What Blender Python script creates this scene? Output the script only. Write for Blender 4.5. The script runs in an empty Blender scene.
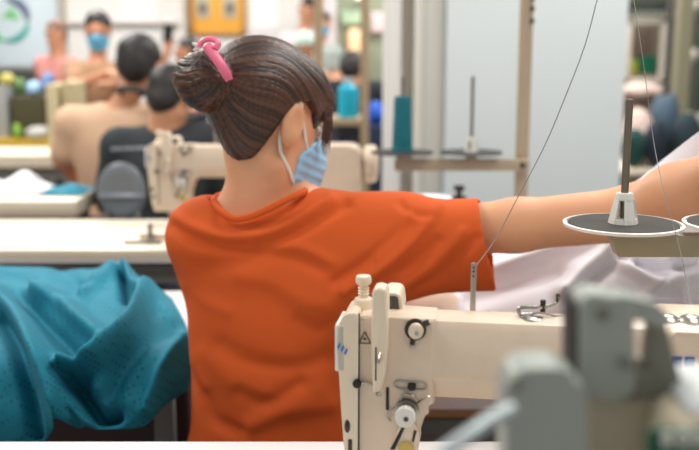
import bpy, bmesh, math, random
import numpy as np
import openvdb as vdb
from mathutils import Vector, Matrix, Euler
random.seed(7); rng = np.random.default_rng(5)
C = bpy.context.scene.collection
sc = bpy.context.scene
CAMZ = 1.28; PITCH = math.radians(10.5); FPX = 970.0

def P(px, py, Y):
    """world point seen at photo position (px, py) at distance Y along the hall"""
    u = (px-349.5)/FPX; v = -(py-225)/FPX
    d = (u, math.cos(PITCH)+v*math.sin(PITCH), -math.sin(PITCH)+v*math.cos(PITCH))
    t = Y/d[1]
    return Vector((d[0]*t, Y, CAMZ+d[2]*t))
def PXV(co):
    """inverse of P for an (n,3) array"""
    x, y, z = co[:, 0], co[:, 1], co[:, 2]-CAMZ
    f = y*math.cos(PITCH)-z*math.sin(PITCH)
    u = y*math.sin(PITCH)+z*math.cos(PITCH)
    return 349.5+FPX*x/f, 225-FPX*u/f

# ------------------------------------------------------------------ materials
MATS = {}
def srgb(c):
    return tuple(((x/255)/12.92 if x/255 <= .04045 else ((x/255+.055)/1.055)**2.4) for x in c)+(1,)
def mat(name, col, rough=.5, metal=0, noise=0.0, nscale=20, bump=0, bscale=200, emit=0, trans=0, sss=0, spec=.5, dist=.001):
    if name in MATS: return MATS[name]
    m = bpy.data.materials.new(name); m.use_nodes = True
    nt = m.node_tree; b = nt.nodes['Principled BSDF']
    c = srgb(col)
    b.inputs['Base Color'].default_value = c
    b.inputs['Roughness'].default_value = rough
    b.inputs['Metallic'].default_value = metal
    b.inputs['Specular IOR Level'].default_value = spec
    if sss:
        b.inputs['Subsurface Weight'].default_value = sss
        b.inputs['Subsurface Radius'].default_value = (.012, .005, .003)
        b.inputs['Subsurface Scale'].default_value = 1
    if trans: b.inputs['Transmission Weight'].default_value = trans
    if emit:
        b.inputs['Emission Color'].default_value = c; b.inputs['Emission Strength'].default_value = emit
    tc = nt.nodes.new('ShaderNodeTexCoord')
    if noise:
        n = nt.nodes.new('ShaderNodeTexNoise'); n.inputs['Scale'].default_value = nscale; n.inputs['Detail'].default_value = 5
        nt.links.new(tc.outputs['Object'], n.inputs['Vector'])
        r = nt.nodes.new('ShaderNodeMix'); r.data_type = 'RGBA'
        r.inputs['A'].default_value = tuple(min(1, x*(1+noise)) for x in c[:3])+(1,)
        r.inputs['B'].default_value = tuple(x*(1-noise) for x in c[:3])+(1,)
        nt.links.new(n.outputs['Fac'], r.inputs['Factor']); nt.links.new(r.outputs['Result'], b.inputs['Base Color'])
    if bump:
        n = nt.nodes.new('ShaderNodeTexNoise'); n.inputs['Scale'].default_value = bscale; n.inputs['Detail'].default_value = 4
        nt.links.new(tc.outputs['Object'], n.inputs['Vector'])
        bp = nt.nodes.new('ShaderNodeBump'); bp.inputs['Strength'].default_value = bump; bp.inputs['Distance'].default_value = dist
        nt.links.new(n.outputs['Fac'], bp.inputs['Height']); nt.links.new(bp.outputs['Normal'], b.inputs['Normal'])
    MATS[name] = m; return m

cream = mat('cream_enamel', (220, 200, 178), .32, noise=.10, nscale=34, bump=.12, bscale=300)
cream_light = mat('cream_plastic', (230, 214, 190), .4, noise=.05)
steel = mat('steel', (175, 172, 165), .28, 1, noise=.1, nscale=60)
dark_steel = mat('dark_steel', (70, 66, 60), .35, .8)
black = mat('black_rubber', (28, 26, 25), .6)
white_lam = mat('white_laminate', (226, 222, 220), .35, noise=.03, nscale=5)
beige_lam = mat('beige_laminate', (226, 214, 192), .4, noise=.05, nscale=5)
brown_edge = mat('brown_wood_edge', (150, 116, 80), .55, noise=.18, nscale=18)
grey_metal = mat('grey_paint_metal', (120, 120, 115), .45, .2, noise=.06)
tan_metal = mat('tan_paint_metal', (176, 158, 134), .45, noise=.08)
olive_metal = mat('olive_grey_metal', (150, 142, 118), .4, noise=.06)
disc_felt = mat('dark_grey_felt', (66, 62, 58), .9, noise=.15, nscale=150, bump=.4, bscale=600)
white_plastic = mat('white_plastic', (226, 224, 216), .4, noise=.02)
skin = mat('skin', (218, 160, 122), .5, noise=.07, nscale=12, bump=.12, bscale=260, sss=.15)
skin_dark = mat('skin_tan', (196, 140, 108), .5, noise=.05)
blue_label = mat('blue_label', (40, 120, 200), .4)
white_wall = mat('white_wall_paint', (222, 220, 217), .7, noise=.03, nscale=3)

# ------------------------------------------------------------------ mesh helpers
def link(name, me, m=None, parent=None, smooth=False):
    o = bpy.data.objects.new(name, me); C.objects.link(o)
    if m: 
        for q in (m if isinstance(m, (list, tuple)) else [m]): me.materials.append(q)
    if parent is not None: o.parent = parent
    if smooth: me.polygons.foreach_set('use_smooth', [True]*len(me.polygons))
    return o
def obj(name, bm, m, parent=None, smooth=True, angle=35):
    me = bpy.data.meshes.new(name); bmesh.ops.recalc_face_normals(bm, faces=bm.faces)
    if smooth:
        for f in bm.faces: f.smooth = True
        for e in bm.edges:
            if len(e.link_faces) == 2 and e.calc_face_angle(0) > math.radians(angle): e.smooth = False
    bm.to_mesh(me); bm.free()
    return link(name, me, m, parent)
def thing(name, label, cat, loc=(0, 0, 0), rz=0, group=None):
    o = bpy.data.objects.new(name, None); C.objects.link(o); o.empty_display_size = .05
    o.location = loc; o.rotation_euler = (0, 0, rz); o['label'] = label; o['category'] = cat
    if group: o['group'] = group
    return o
def tag(o, label=None, cat=None, group=None, kind=None):
    if label: o['label'] = label
    if cat: o['category'] = cat
    if group: o['group'] = group
    if kind: o['kind'] = kind
    return o
def dup(root, loc, rz=0, label=None):
    r = root.copy(); C.objects.link(r); r.location = loc; r.rotation_euler = (0, 0, rz)
    if label: r['label'] = label
    def rec(a, b):
        for ch in [c for c in bpy.data.objects if c.parent == a]:
            c = ch.copy(); C.objects.link(c); c.parent = b; rec(ch, c)
    rec(root, r); return r
def B(): return bmesh.new()
def _bev(bm, vs, r, seg=2):
    if r <= 0: return
    es = {e for v in vs for e in v.link_edges}
    bmesh.ops.bevel(bm, geom=list(es), offset=r, segments=seg, profile=.6, affect='EDGES', clamp_overlap=True)
def box(bm, c, s, r=.002, rot=None, seg=2):
    M = Matrix.Translation(c) @ (rot.to_4x4() if rot else Matrix.Identity(4)) @ Matrix.Diagonal((s[0], s[1], s[2], 1))
    g = bmesh.ops.create_cube(bm, size=1, matrix=M); _bev(bm, g['verts'], min(r, min(s)*.45), seg); return bm
def axm(c, d):
    d = Vector(d).normalized(); return Matrix.Translation(c) @ d.to_track_quat('Z', 'Y').to_matrix().to_4x4()
def cyl(bm, a, b, r, r2=None, seg=24, bev=0):
    a = Vector(a); b = Vector(b); r2 = r if r2 is None else r2
    g = bmesh.ops.create_cone(bm, cap_ends=True, segments=seg, radius1=r, radius2=r2, depth=(b-a).length, matrix=axm((a+b)/2, b-a))
    if bev:
        es = {e for v in g['verts'] for e in v.link_edges if max(len(f.verts) for f in e.link_faces) > 4}
        bmesh.ops.bevel(bm, geom=list(es), offset=bev, segments=2, affect='EDGES', clamp_overlap=True)
    return bm
def lathe(bm, prof, c, axis=(0, 0, 1), seg=32):
    M = axm(c, axis); rings = []
    for r, z in prof:
        if r < 1e-6: rings.append([bm.verts.new(M @ Vector((0, 0, z)))])
        else: rings.append([bm.verts.new(M @ Vector((r*math.cos(2*math.pi*k/seg), r*math.sin(2*math.pi*k/seg), z))) for k in range(seg)])
    for A, D in zip(rings, rings[1:]):
        for k in range(seg):
            k2 = (k+1) % seg
            vs = [A[k % len(A)], A[k2 % len(A)], D[k2 % len(D)], D[k % len(D)]]
            u = []
            for v in vs:
                if v not in u: u.append(v)
            if len(u) > 2: bm.faces.new(u)
    for R_ in (rings[0], rings[-1]):
        if len(R_) > 2: bm.faces.new(R_)
    return bm
def ell(bm, c, r, rot=None, sub=3):
    M = Matrix.Translation(c) @ (rot.to_4x4() if rot else Matrix.Identity(4)) @ Matrix.Diagonal((r[0], r[1], r[2], 1))
    bmesh.ops.create_icosphere(bm, subdivisions=sub, radius=1, matrix=M); return bm
def cat(pts, n=8):
    pts = [Vector(p) for p in pts]; out = []
    for i in range(len(pts)-1):
        p0 = pts[max(i-1, 0)]; p1 = pts[i]; p2 = pts[i+1]; p3 = pts[min(i+2, len(pts)-1)]
        for k in range(n):
            t = k/n
            out.append(.5*((2*p1)+(p2-p0)*t+(2*p0-5*p1+4*p2-p3)*t*t+(3*p1-p0-3*p2+p3)*t**3))
    out.append(pts[-1]); return out
def tube(bm, pts, r, seg=10, smooth=6, flat=1.0):
    if smooth: pts = cat(pts, smooth)
    pts = [Vector(p) for p in pts]; rings = []; n = len(pts); up = None
    for i, p in enumerate(pts):
        t = (pts[min(i+1, n-1)]-pts[max(i-1, 0)]).normalized()
        if up is None: up = Vector((0, 0, 1)) if abs(t.z) < .9 else Vector((0, 1, 0))
        s = t.cross(up).normalized(); up = s.cross(t).normalized()
        rr = r(i/(n-1)) if callable(r) else r
        rings.append([bm.verts.new(p+s*rr*math.cos(2*math.pi*k/seg)+up*rr*flat*math.sin(2*math.pi*k/seg)) for k in range(seg)])
    for A, D in zip(rings, rings[1:]):
        for k in range(seg): bm.faces.new([A[k], A[(k+1) % seg], D[(k+1) % seg], D[k]])
    bm.faces.new(rings[0]); bm.faces.new(rings[-1][::-1]); return bm
def prism(bm, poly, a, b, axis='y', r=0, seg=2):
    """2-D outline poly extruded from a to b along axis"""
    def mk(p, t):
        return {'y': (p[0], t, p[1]), 'x': (t, p[0], p[1]), 'z': (p[0], p[1], t)}[axis]
    A = [bm.verts.new(mk(p, a)) for p in poly]; D = [bm.verts.new(mk(p, b)) for p in poly]
    fs = [bm.faces.new(A), bm.faces.new(D[::-1])]
    n = len(poly)
    for k in range(n): bm.faces.new([A[k], D[k], D[(k+1) % n], A[(k+1) % n]])
    if r:
        es = {e for f in fs for e in f.edges}
        bmesh.ops.bevel(bm, geom=list(es), offset=r, segments=seg, profile=.6, affect='EDGES', clamp_overlap=True)
    return bm
def rnd_poly(pts, r, n=4):
    """round the corners of a polygon"""
    out = []; N = len(pts)
    for i in range(N):
        p = Vector(pts[i]); a = Vector(pts[i-1]); b = Vector(pts[(i+1) % N])
        rr = min(r, (a-p).length*.45, (b-p).length*.45)
        s = p+(a-p).normalized()*rr; e = p+(b-p).normalized()*rr
        for k in range(n+1):
            t = k/n; out.append(tuple((1-t)**2*s+2*t*(1-t)*p+t*t*e))
    return out
def thick(o, t, off=0):
    m = o.modifiers.new('s', 'SOLIDIFY'); m.thickness = t; m.offset = off; return o

# ------------------------------------------------------------------ distance-field modelling
class Field:
    def __init__(s, lo, hi, h):
        s.lo = np.array(lo, float); s.h = h
        s.n = np.ceil((np.array(hi)-s.lo)/h).astype(int)+1
        s.a = np.full(tuple(s.n), .2, np.float32)
    def _sl(s, lo, hi):
        i0 = np.maximum(0, np.floor((np.array(lo)-s.lo)/s.h).astype(int)); i1 = np.minimum(s.n, np.ceil((np.array(hi)-s.lo)/s.h).astype(int)+1)
        if np.any(i1 <= i0): return None, None
        sl = tuple(slice(a, b) for a, b in zip(i0, i1))
        g = np.meshgrid(*[(s.lo[k]+s.h*np.arange(i0[k], i1[k])).astype(np.float32) for k in range(3)], indexing='ij')
        return sl, g
    def add(s, d, lo, hi, k=.02, op='u'):
        m = 2*k+.03
        sl, g = s._sl(np.array(lo)-m, np.array(hi)+m)
        if sl is None: return s
        v = d(*g); a = s.a[sl]
        if op == 'u':
            h = np.maximum(k-np.abs(a-v), 0)/k; s.a[sl] = np.minimum(a, v)-h*h*k*.25
        else:
            v = -v if op == 's' else v
            h = np.maximum(k-np.abs(a-v), 0)/k; s.a[sl] = np.maximum(a, v)+h*h*k*.25
        return s
    def cap(s, a, b, r1, r2=None, k=.02, op='u'):
        a = np.array(a, float); b = np.array(b, float); r2 = r1 if r2 is None else r2; ab = b-a; L = max(ab@ab, 1e-9)
        def d(x, y, z):
            t = np.clip(((x-a[0])*ab[0]+(y-a[1])*ab[1]+(z-a[2])*ab[2])/L, 0, 1)
            return np.sqrt((x-a[0]-t*ab[0])**2+(y-a[1]-t*ab[1])**2+(z-a[2]-t*ab[2])**2)-(r1+(r2-r1)*t)
        R = max(r1, r2); return s.add(d, np.minimum(a, b)-R, np.maximum(a, b)+R, k, op)
    def ell(s, c, r, M=None, k=.02, op='u'):
        c = np.array(c, float); r = np.array(r, float); A = np.eye(3) if M is None else np.array(M)   # columns of A are the axes
        def d(x, y, z):
            q = [(x-c[0])*A[0][i]+(y-c[1])*A[1][i]+(z-c[2])*A[2][i] for i in range(3)]
            k0 = np.sqrt(sum((q[i]/r[i])**2 for i in range(3))); k1 = np.sqrt(sum((q[i]/r[i]**2)**2 for i in range(3)))
            return k0*(k0-1)/np.maximum(k1, 1e-6)
        R = r.max(); return s.add(d, c-R, c+R, k, op)
    def plane(s, p, n, lo, hi, k=.002):
        """cut away the side n points to"""
        p = np.array(p, float); n = np.array(n, float); n = n/np.linalg.norm(n)
        return s.add(lambda x, y, z: (x-p[0])*n[0]+(y-p[1])*n[1]+(z-p[2])*n[2], lo, hi, k, 'i')
    def mesh(s, name, m, parent=None, origin=None, disp=None, relax=1):
        g = vdb.FloatGrid(); g.background = .2
        g.copyFromArray(s.a)
        pts, quads = g.convertToQuads(0.0)
        pts = pts*s.h+s.lo
        quads = np.asarray(quads, dtype=np.int64)
        # make faces wind outward
        v = pts[quads]; vol = np.einsum('ij,ij->', v[:, 0], np.cross(v[:, 1], v[:, 2])+np.cross(v[:, 2], v[:, 3]))
        if vol < 0: quads = quads[:, ::-1]
        for _ in range(relax):
            acc = np.zeros_like(pts); cnt = np.zeros(len(pts))
            for i in range(4):
                np.add.at(acc, quads[:, i], pts[quads[:, (i+1) % 4]]+pts[quads[:, (i+3) % 4]]); np.add.at(cnt, quads[:, i], 2)
            pts = pts*.5+.5*acc/np.maximum(cnt, 1)[:, None]
        if disp is not None:
            v = pts[quads]; fn = np.cross(v[:, 2]-v[:, 0], v[:, 3]-v[:, 1]); vn = np.zeros_like(pts)
            for i in range(4): np.add.at(vn, quads[:, i], fn)
            vn /= np.maximum(np.linalg.norm(vn, axis=1), 1e-12)[:, None]
            pts = disp(pts, vn)
        if origin is not None: pts = pts-np.array(origin)
        me = bpy.data.meshes.new(name); me.from_pydata(pts.tolist(), [], quads.tolist()); me.update()
        return link(name, me, m, parent, smooth=True)

def poly_sd(poly):
    poly = np.array(poly, float)
    def d(x, y):
        best = np.full(x.shape, 1e9, np.float32); ins = np.zeros(x.shape, bool)
        for i in range(len(poly)):
            a = poly[i]; b = poly[(i+1) % len(poly)]; e = b-a
            t = np.clip(((x-a[0])*e[0]+(y-a[1])*e[1])/(e@e), 0, 1)
            best = np.minimum(best, (x-a[0]-t*e[0])**2+(y-a[1]-t*e[1])**2)
            c = ((a[1] > y) != (b[1] > y)) & (x < (b[0]-a[0])*(y-a[1])/((b[1]-a[1]) or 1e-9)+a[0]); ins ^= c
        r = np.sqrt(best); return np.where(ins, -r, r)
    return d
def seg_dist(px, py, line):
    """distance of many picture points to a polyline"""
    pts = cat([Vector((a, b, 0)) for a, b in line], 4); best = np.full(px.shape, 1e9)
    for a, b in zip(pts, pts[1:]):
        e = (b-a)[:2]; L = max(e[0]**2+e[1]**2, 1e-9)
        t = np.clip(((px-a[0])*e[0]+(py-a[1])*e[1])/L, 0, 1)
        best = np.minimum(best, np.hypot(px-a[0]-t*e[0], py-a[1]-t*e[1]))
    return best
def sn(x, y, z, f, seed=0):
    """cheap smooth noise"""
    r = np.random.default_rng(seed); o = 0
    for i in range(6):
        k = r.normal(size=3); k *= f*(.6+.25*i)/np.linalg.norm(k); o = o+np.sin(x*k[0]+y*k[1]+z*k[2]+r.uniform(0, 6.3))/(1+.3*i)
    return o/3

# ------------------------------------------------------------------ people
class Frame:
    def __init__(s, H, F, U=(0, 0, 1), k=1.0):
        s.k = k
        F = Vector(F).normalized(); R = F.cross(Vector(U)).normalized(); U = R.cross(F).normalized()
        s.H = Vector(H); s.R, s.F, s.U = R, F, U; s.M = np.array([[R[i], F[i], U[i]] for i in range(3)])
    def __call__(s, r, f, u): return tuple(s.H+(s.R*r+s.F*f+s.U*u)*s.k)
    def loc(s, x, y, z):
        d = [x-s.H[0], y-s.H[1], z-s.H[2]]
        return [sum(d[i]*v[i] for i in range(3))/s.k for v in (s.R, s.F, s.U)]
def head(f, fr, inflate=0, ears=True, simple=False):
    k = fr.k; e = inflate
    f.ell(fr(0, -.014, .034), (.072*k+e, .09*k+e, .082*k+e), fr.M, .02)
    f.ell(fr(0, .034, -.022), (.06*k+e, .056*k+e, .086*k+e), fr.M, .03)
    f.cap(fr(.046, .008, -.058), fr(.016, .064, -.094), .02*k+e, .018*k+e, .02)
    f.cap(fr(-.046, .008, -.058), fr(-.016, .064, -.094), .02*k+e, .018*k+e, .02)
    if not simple:
        f.cap(fr(0, .086, .008), fr(0, .104, -.03), .006*k+e, .011*k+e, .01)
        f.cap(fr(.012, .094, -.034), fr(-.012, .094, -.034), .008*k+e, .008*k+e, .008)
        f.cap(fr(.018, .082, -.06), fr(-.018, .082, -.06), .009*k+e, .009*k+e, .008)
        f.cap(fr(.016, .079, -.07), fr(-.016, .079, -.07), .008*k+e, .008*k+e, .006)
        for s in (-1, 1): f.ell(fr(.031*s, .1, .01), (.017*k, .014*k, .011*k), fr.M, .012, 's')
    if ears:
        for s in (-1, 1):
            f.ell(fr(.077*s, .002, .004), (.012*k, .020*k, .036*k), fr.M, .006)
            f.ell(fr(.073*s, .008, -.014), (.009*k, .012*k, .02*k), fr.M, .006)
            f.ell(fr(.091*s, .005, .010), (.010*k, .011*k, .023*k), fr.M, .004, 's')
def hand(f, W, D, N, s=1.0, curl=.9, thumb=1):
    """W wrist, D towards the fingers, N out of the back of the hand"""
    W = Vector(W); D = Vector(D).normalized(); N = Vector(N); N = (N-D*N.dot(D)).normalized(); S = D.cross(N)*thumb
    def q(a, b, c): return tuple(W+(D*a+S*b+N*c)*s)
    f.cap(q(0, -.008, 0), q(.075, -.026, 0), .019*s, .014*s, .012); f.cap(q(0, .008, 0), q(.078, .014, 0), .019*s, .014*s, .014)
    f.cap(q(.03, 0, 0), q(.078, -.008, .002), .018*s, .013*s, .012)
    for j, (b, L) in enumerate(((.024, .066), (.008, .074), (-.009, .069), (-.026, .054))):
        p = Vector((.08, b, 0)); ang = .25*curl; r = .0088-.0006*j
        for n, l in enumerate((.45, .32, .23)):
            e = p+Vector((math.cos(ang), .0, -math.sin(ang)))*L*l
            f.cap(q(*p), q(*e), r*s, (r-.0008)*s, .003 if n else .006); p = e; ang += .6*curl; r -= .0008
    p = Vector((.022, .022, -.006))
    for dx, r in (((.03, .022, -.010), .0125), ((.026, .010, -.010), .0098), ((.02, .002, -.010), .0088)):
        e = p+Vector(dx); f.cap(q(*p), q(*e), r*s, (r-.0015)*s, .006); p = e
def uv_color(o, attr, vals):
    a = o.data.attributes.new(attr, 'FLOAT', 'POINT'); a.data.foreach_set('value', np.asarray(vals, np.float32))
def hair_mat(name, dark, light):
    if name in MATS: return MATS[name]
    m = bpy.data.materials.new(name); m.use_nodes = True; nt = m.node_tree; b = nt.nodes['Principled BSDF']
    at = nt.nodes.new('ShaderNodeAttribute'); at.attribute_name = 'strand'
    r = nt.nodes.new('ShaderNodeValToRGB'); r.color_ramp.elements[0].color = srgb(dark); r.color_ramp.elements[1].color = srgb(light)
    r.color_ramp.elements[0].position = .2; r.color_ramp.elements[1].position = .95
    nt.links.new(at.outputs['Fac'], r.inputs['Fac']); nt.links.new(r.outputs['Color'], b.inputs['Base Color'])
    b.inputs['Roughness'].default_value = .42
    bp = nt.nodes.new('ShaderNodeBump'); bp.inputs['Strength'].default_value = .5; bp.inputs['Distance'].default_value = .0015
    nt.links.new(at.outputs['Fac'], bp.inputs['Height']); nt.links.new(bp.outputs['Normal'], b.inputs['Normal'])
    MATS[name] = m; return m
def strands(o, fr, pole, amp=.0015, dens=1.0, inward=0.0):
    """comb grooves that run towards the pole (world point) into the mesh"""
    me = o.data; n = len(me.vertices); co = np.empty(n*3, np.float32); me.vertices.foreach_get('co', co); co = co.reshape(-1, 3).astype(float)
    H = np.array(fr.H); ax = np.array(pole)-H; ax /= np.linalg.norm(ax)
    d = co-H; dn = d/np.maximum(np.linalg.norm(d, axis=1), 1e-9)[:, None]
    e1 = np.cross(ax, [0, .3, 1]); e1 /= np.linalg.norm(e1); e2 = np.cross(ax, e1)
    ph = np.arctan2(dn@e2, dn@e1); th = np.arccos(np.clip(dn@ax, -1, 1))
    ph = ph+.08*np.sin(th*4+ph*2)
    v = np.zeros(n); r = np.random.default_rng(3)
    for k, w in ((5, .5), (11, .5), (19, .6), (33, .7), (57, .7), (91, .7), (143, .5)):
        v += w*np.sin(k*dens*ph+r.uniform(0, 6)+1.3*np.sin(th*3+k))
    v = v/3.9+.5; fade = np.clip(np.sin(th), .15, 1)
    co = co+dn*((v-.5)*amp*2*fade)[:, None]
    me.vertices.foreach_set('co', co.astype(np.float32).ravel()); uv_color(o, 'strand', np.clip(v, 0, 1)); me.update()
# ================================================================== the seated woman in orange
orange = mat('orange_cotton', (208, 90, 38), .85, noise=.07, nscale=9, bump=.35, bscale=700, spec=.25, dist=.0006)
navy_cloth = mat('navy_trousers', (38, 44, 62), .85, bump=.3, bscale=500)
woman = thing('person', 'woman in orange t-shirt with hair in a bun, back turned, right arm outstretched', 'person', (-.10, 1.5, 0))
WO = (-.10, 1.5, 0)
fa = math.radians(36)
Hd = P(264, 124, 1.47)
fr = Frame(Hd, (math.cos(fa), math.sin(fa), -.36), (-.04, .0, 1), .96)
SR = P(404, 236, 1.455); EL = P(634, 214, 1.40); WR = P(768, 151, 1.24)
SL = P(220, 243, 1.475)
c7 = P(256, 203, 1.46)

def torso(f, e=0):
    f.ell((-.115, 1.52, .555), (.168+e, .125+e, .14), k=.06)
    f.ell((-.108, 1.50, .72), (.137+e, .098+e, .17), k=.07)
    f.ell((-.108, 1.505, .88), (.142+e, .098+e, .16), k=.06)
    f.ell((-.100, 1.49, .985), (.150+e, .078+e, .075+e*.4), k=.05)
f = Field((-.50, 1.10, -.02), (.62, 2.12, 1.34), .0048)
head(f, fr)
NP = (Vector(P(208, 118, 1.47)), Vector((-1, .0, -.66)))
f.plane(NP[0], NP[1], (-.33, 1.3, 1.09), (-.13, 1.65, 1.25), .03)
torso(f, -.018)
f.cap(P(266, 212, 1.475), fr(0, -.004, -.05), .052, .045, .03)
f.cap(P(232, 244, 1.478), P(262, 218, 1.475), .028, .042, .03); f.cap(P(370, 236, 1.465), P(285, 214, 1.48), .034, .044, .03)
f.cap(P(233, 215, 1.455), P(254, 182, 1.47), .029, .030, .02); f.cap(P(231, 218, 1.475), P(260, 194, 1.475), .029, .038, .02)
# right arm
f.cap(SR, SR.lerp(EL, .5), .042, .038, .04); f.cap(SR.lerp(EL, .5), EL, .038, .040, .02)
f.cap(EL, EL.lerp(WR, .35), .040, .041, .02); f.cap(EL.lerp(WR, .35), WR, .041, .025, .02)
hand(f, WR, (WR-EL).normalized()+Vector((.2, 0, -.35)), (0, -.6, 1), .95, 1.1, 1)
# left arm, forward to the work table
EL2 = Vector((-.215, 1.66, .80)); WR2 = Vector((-.045, 1.735, .715))
f.cap(SL, EL2, .040, .036, .04); f.cap(EL2, WR2, .038, .024, .02)
hand(f, WR2, (1, .15, -.45), (.2, 0, 1), .95, .7, 1)
# legs and feet
for s, kx, ky in ((-1, -.20, 1.93), (1, -.03, 1.93)):
    hip = (-.115+.08*s, 1.52, .53); kn = (kx, ky, .50); an = (kx, ky-.04, .085)
    f.cap(hip, kn, .078, .052, .04); f.cap(kn, an, .05, .032, .02)
    f.cap((kx, ky-.055, .04), (kx, ky+.10, .03), .032, .022, .02)
skin_obj = f.mesh('body', skin, woman, WO, relax=2)
for s in (-1, 1):
    bm = B(); ell(bm, Vector(fr(.030*s, .078, .010))-Vector(WO), (.0115,)*3, sub=3); obj('eye', bm, white_plastic, woman)
bm = B(); ell(bm, P(247, 163.5, 1.398)-Vector(WO)+Vector((0, .016, 0)), (.0026, .003, .0026), sub=2); obj('mole', bm, mat('mole', (96, 52, 40), .7), woman)

# shirt
FOLDS = [  # line in the picture, half width, height in metres (+ towards the eye)
    ([(172, 226), (195, 240), (230, 248), (270, 244), (310, 226), (345, 203)], 5.5, -.006),
    ([(174, 216), (198, 229), (230, 237), (268, 233), (305, 214), (330, 198)], 5, .006),
    ([(178, 262), (205, 268), (245, 262)], 8, -.003),
    ([(258, 256), (290, 258), (322, 270)], 7, -.0035),
    ([(262, 245), (300, 247), (330, 262)], 5, .003),
    ([(240, 275), (275, 283), (300, 300), (325, 305)], 9, .003),
    ([(345, 291), (390, 262), (425, 228), (440, 205)], 4, .006),
    ([(335, 282), (375, 255), (408, 225)], 6, -.005),
    ([(372, 288), (410, 266), (438, 240)], 5, -.0045),
    ([(392, 291), (430, 268), (462, 232)], 4.5, .004),
    ([(418, 290), (452, 266), (476, 238)], 4.5, -.004),
    ([(410, 214), (400, 235), (378, 258)], 4, .003),
    ([(400, 203), (410, 212), (430, 216)], 4, -.003),
    ([(222, 345), (250, 362), (290, 368), (325, 358)], 8, -.004),
    ([(205, 355), (235, 385), (280, 398), (320, 392)], 10, .0035),
    ([(240, 392), (268, 402), (300, 385)], 7, -.004),
    ([(190, 372), (205, 400), (215, 420), (240, 432)], 6, -.005),
    ([(186, 330), (196, 365), (205, 385)], 6, .004),
    ([(250, 425), (285, 412), (330, 405)], 8, .004),
    ([(300, 320), (318, 330), (335, 322)], 6, -.003),
    ([(190, 285), (205, 300), (225, 310)], 7, .003),
]
f = Field((-.36, 1.22, .36), (.30, 1.72, 1.16), .0042)
torso(f, .010)
a = P(215, 238, 1.475); b = P(402, 232, 1.46)
f.cap(P(204, 233, 1.475), P(256, 225, 1.47), .046, .054, .03)
f.cap(P(256, 223, 1.47), P(398, 227, 1.455), .050, .049, .03)
f.cap(P(205, 238, 1.48), Vector((-.218, 1.56, .90)), .056, .060, .03)            # left sleeve
# right sleeve: a deep loose tube that hangs below the arm
f.cap(P(385, 239, 1.455), P(500, 236, 1.425), .060, .059, .04)
f.cap(P(375, 260, 1.455), P(500, 262, 1.44), .053, .042, .04)
f.cap(P(330, 285, 1.46), P(392, 262, 1.45), .06, .05, .05)
shlo, shhi = (-.5, 1.1, .3), (.5, 1.8, 1.3)
hp = P(485, 230, 1.40)
def hemcut(x, y, z):
    # the hem leans: further out low down and on the far side
    return (x-hp[0])*1.0-(y-hp[1])*.16+(z-hp[2])*.20
sc_lo = (.12, 1.2, .8)
f.add(hemcut, sc_lo, (.35, 1.7, 1.2), .004, 'i')
f.cap(P(476, 235, 1.43), P(530, 235, 1.42), .050, .052, .006, 's'); f.cap(P(470, 262, 1.44), P(530, 262, 1.44), .037, .038, .006, 's')
# neck opening and hems
f.cap(P(262, 186, 1.475), P(270, 150, 1.48), .060, .07, .006, 's')
f.cap(P(238, 196, 1.43), P(246, 170, 1.44), .032, .04, .02, 's'); f.cap(P(237, 199, 1.48), P(248, 172, 1.49), .042, .048, .01, 's')
f.plane((0, 0, .50), (0, 0, -1), shlo, shhi)
f.cap((-.228, 1.59, .87), (-.215, 1.66, .80), .044, .044, .004, 's'); f.plane((-.225, 1.60, .85), (.0, .7, -.7), (-.33, 1.58, .6), (-.14, 1.75, .95))
def fold_shirt(p, n):
    px, py = PXV(p); face = np.clip(-(n[:, 1]*.97+n[:, 2]*(-.18))*1.3, 0, 1)
    face = np.maximum(face, np.clip(n[:, 2], 0, 1)*(p[:, 1] < 1.47)*.7)
    d = np.zeros(len(p))
    for line, w, h in FOLDS: d += 1.25*h*np.exp(-(seg_dist(px, py, line)/(w*1.15))**2)
    d *= face
    d += .0016*sn(p[:, 0], p[:, 1], p[:, 2], 38, 2)+.0022*sn(p[:, 0], p[:, 1], p[:, 2]*.6, 17, 4)
    return p+n*d[:, None]
shirt = f.mesh('shirt', orange, woman, WO, disp=fold_shirt, relax=2)
# collar rib round the neck opening
ring = [P(214, 202, 1.44), P(222, 212, 1.415), P(234, 218.5, 1.405), P(250, 216.5, 1.40), P(268, 209, 1.40), P(286, 200, 1.405), P(300, 193.5, 1.42), P(305, 190, 1.46), P(296, 186, 1.52), P(268, 186, 1.545), P(236, 192, 1.53), P(216, 197, 1.49)]
ring = [p-Vector(WO) for p in ring]
bm = B(); tube(bm, ring+[ring[0]], .0052, 8, 5, 1.1); obj('collar', bm, orange, shirt)
# trousers and shoes
f = Field((-.40, 1.30, .05), (.16, 2.06, .70), .008)
f.ell((-.115, 1.52, .55), (.178, .138, .125), k=.05)
for s, kx, ky in ((-1, -.20, 1.93), (1, -.03, 1.93)):
    f.cap((-.115+.08*s, 1.52, .52), (kx, ky, .50), .088, .062, .04); f.cap((kx, ky, .50), (kx, ky-.04, .12), .06, .048, .02)
f.mesh('trousers', navy_cloth, woman, WO)
for s, kx, ky in ((-1, -.20, 1.93), (1, -.03, 1.93)):
    f = Field((kx-.07, ky-.13, -.005), (kx+.07, ky+.17, .14), .005)
    f.cap((kx, ky-.05, .045), (kx, ky+.09, .035), .04, .034, .02); f.cap((kx, ky-.04, .05), (kx, ky-.04, .1), .038, .036, .02)
    f.plane((0, 0, .001), (0, 0, -1), (-1, 0, -.1), (1, 3, .2))
    f.mesh('shoe', mat('dark_shoe', (50, 48, 50), .6), woman, WO)

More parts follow.
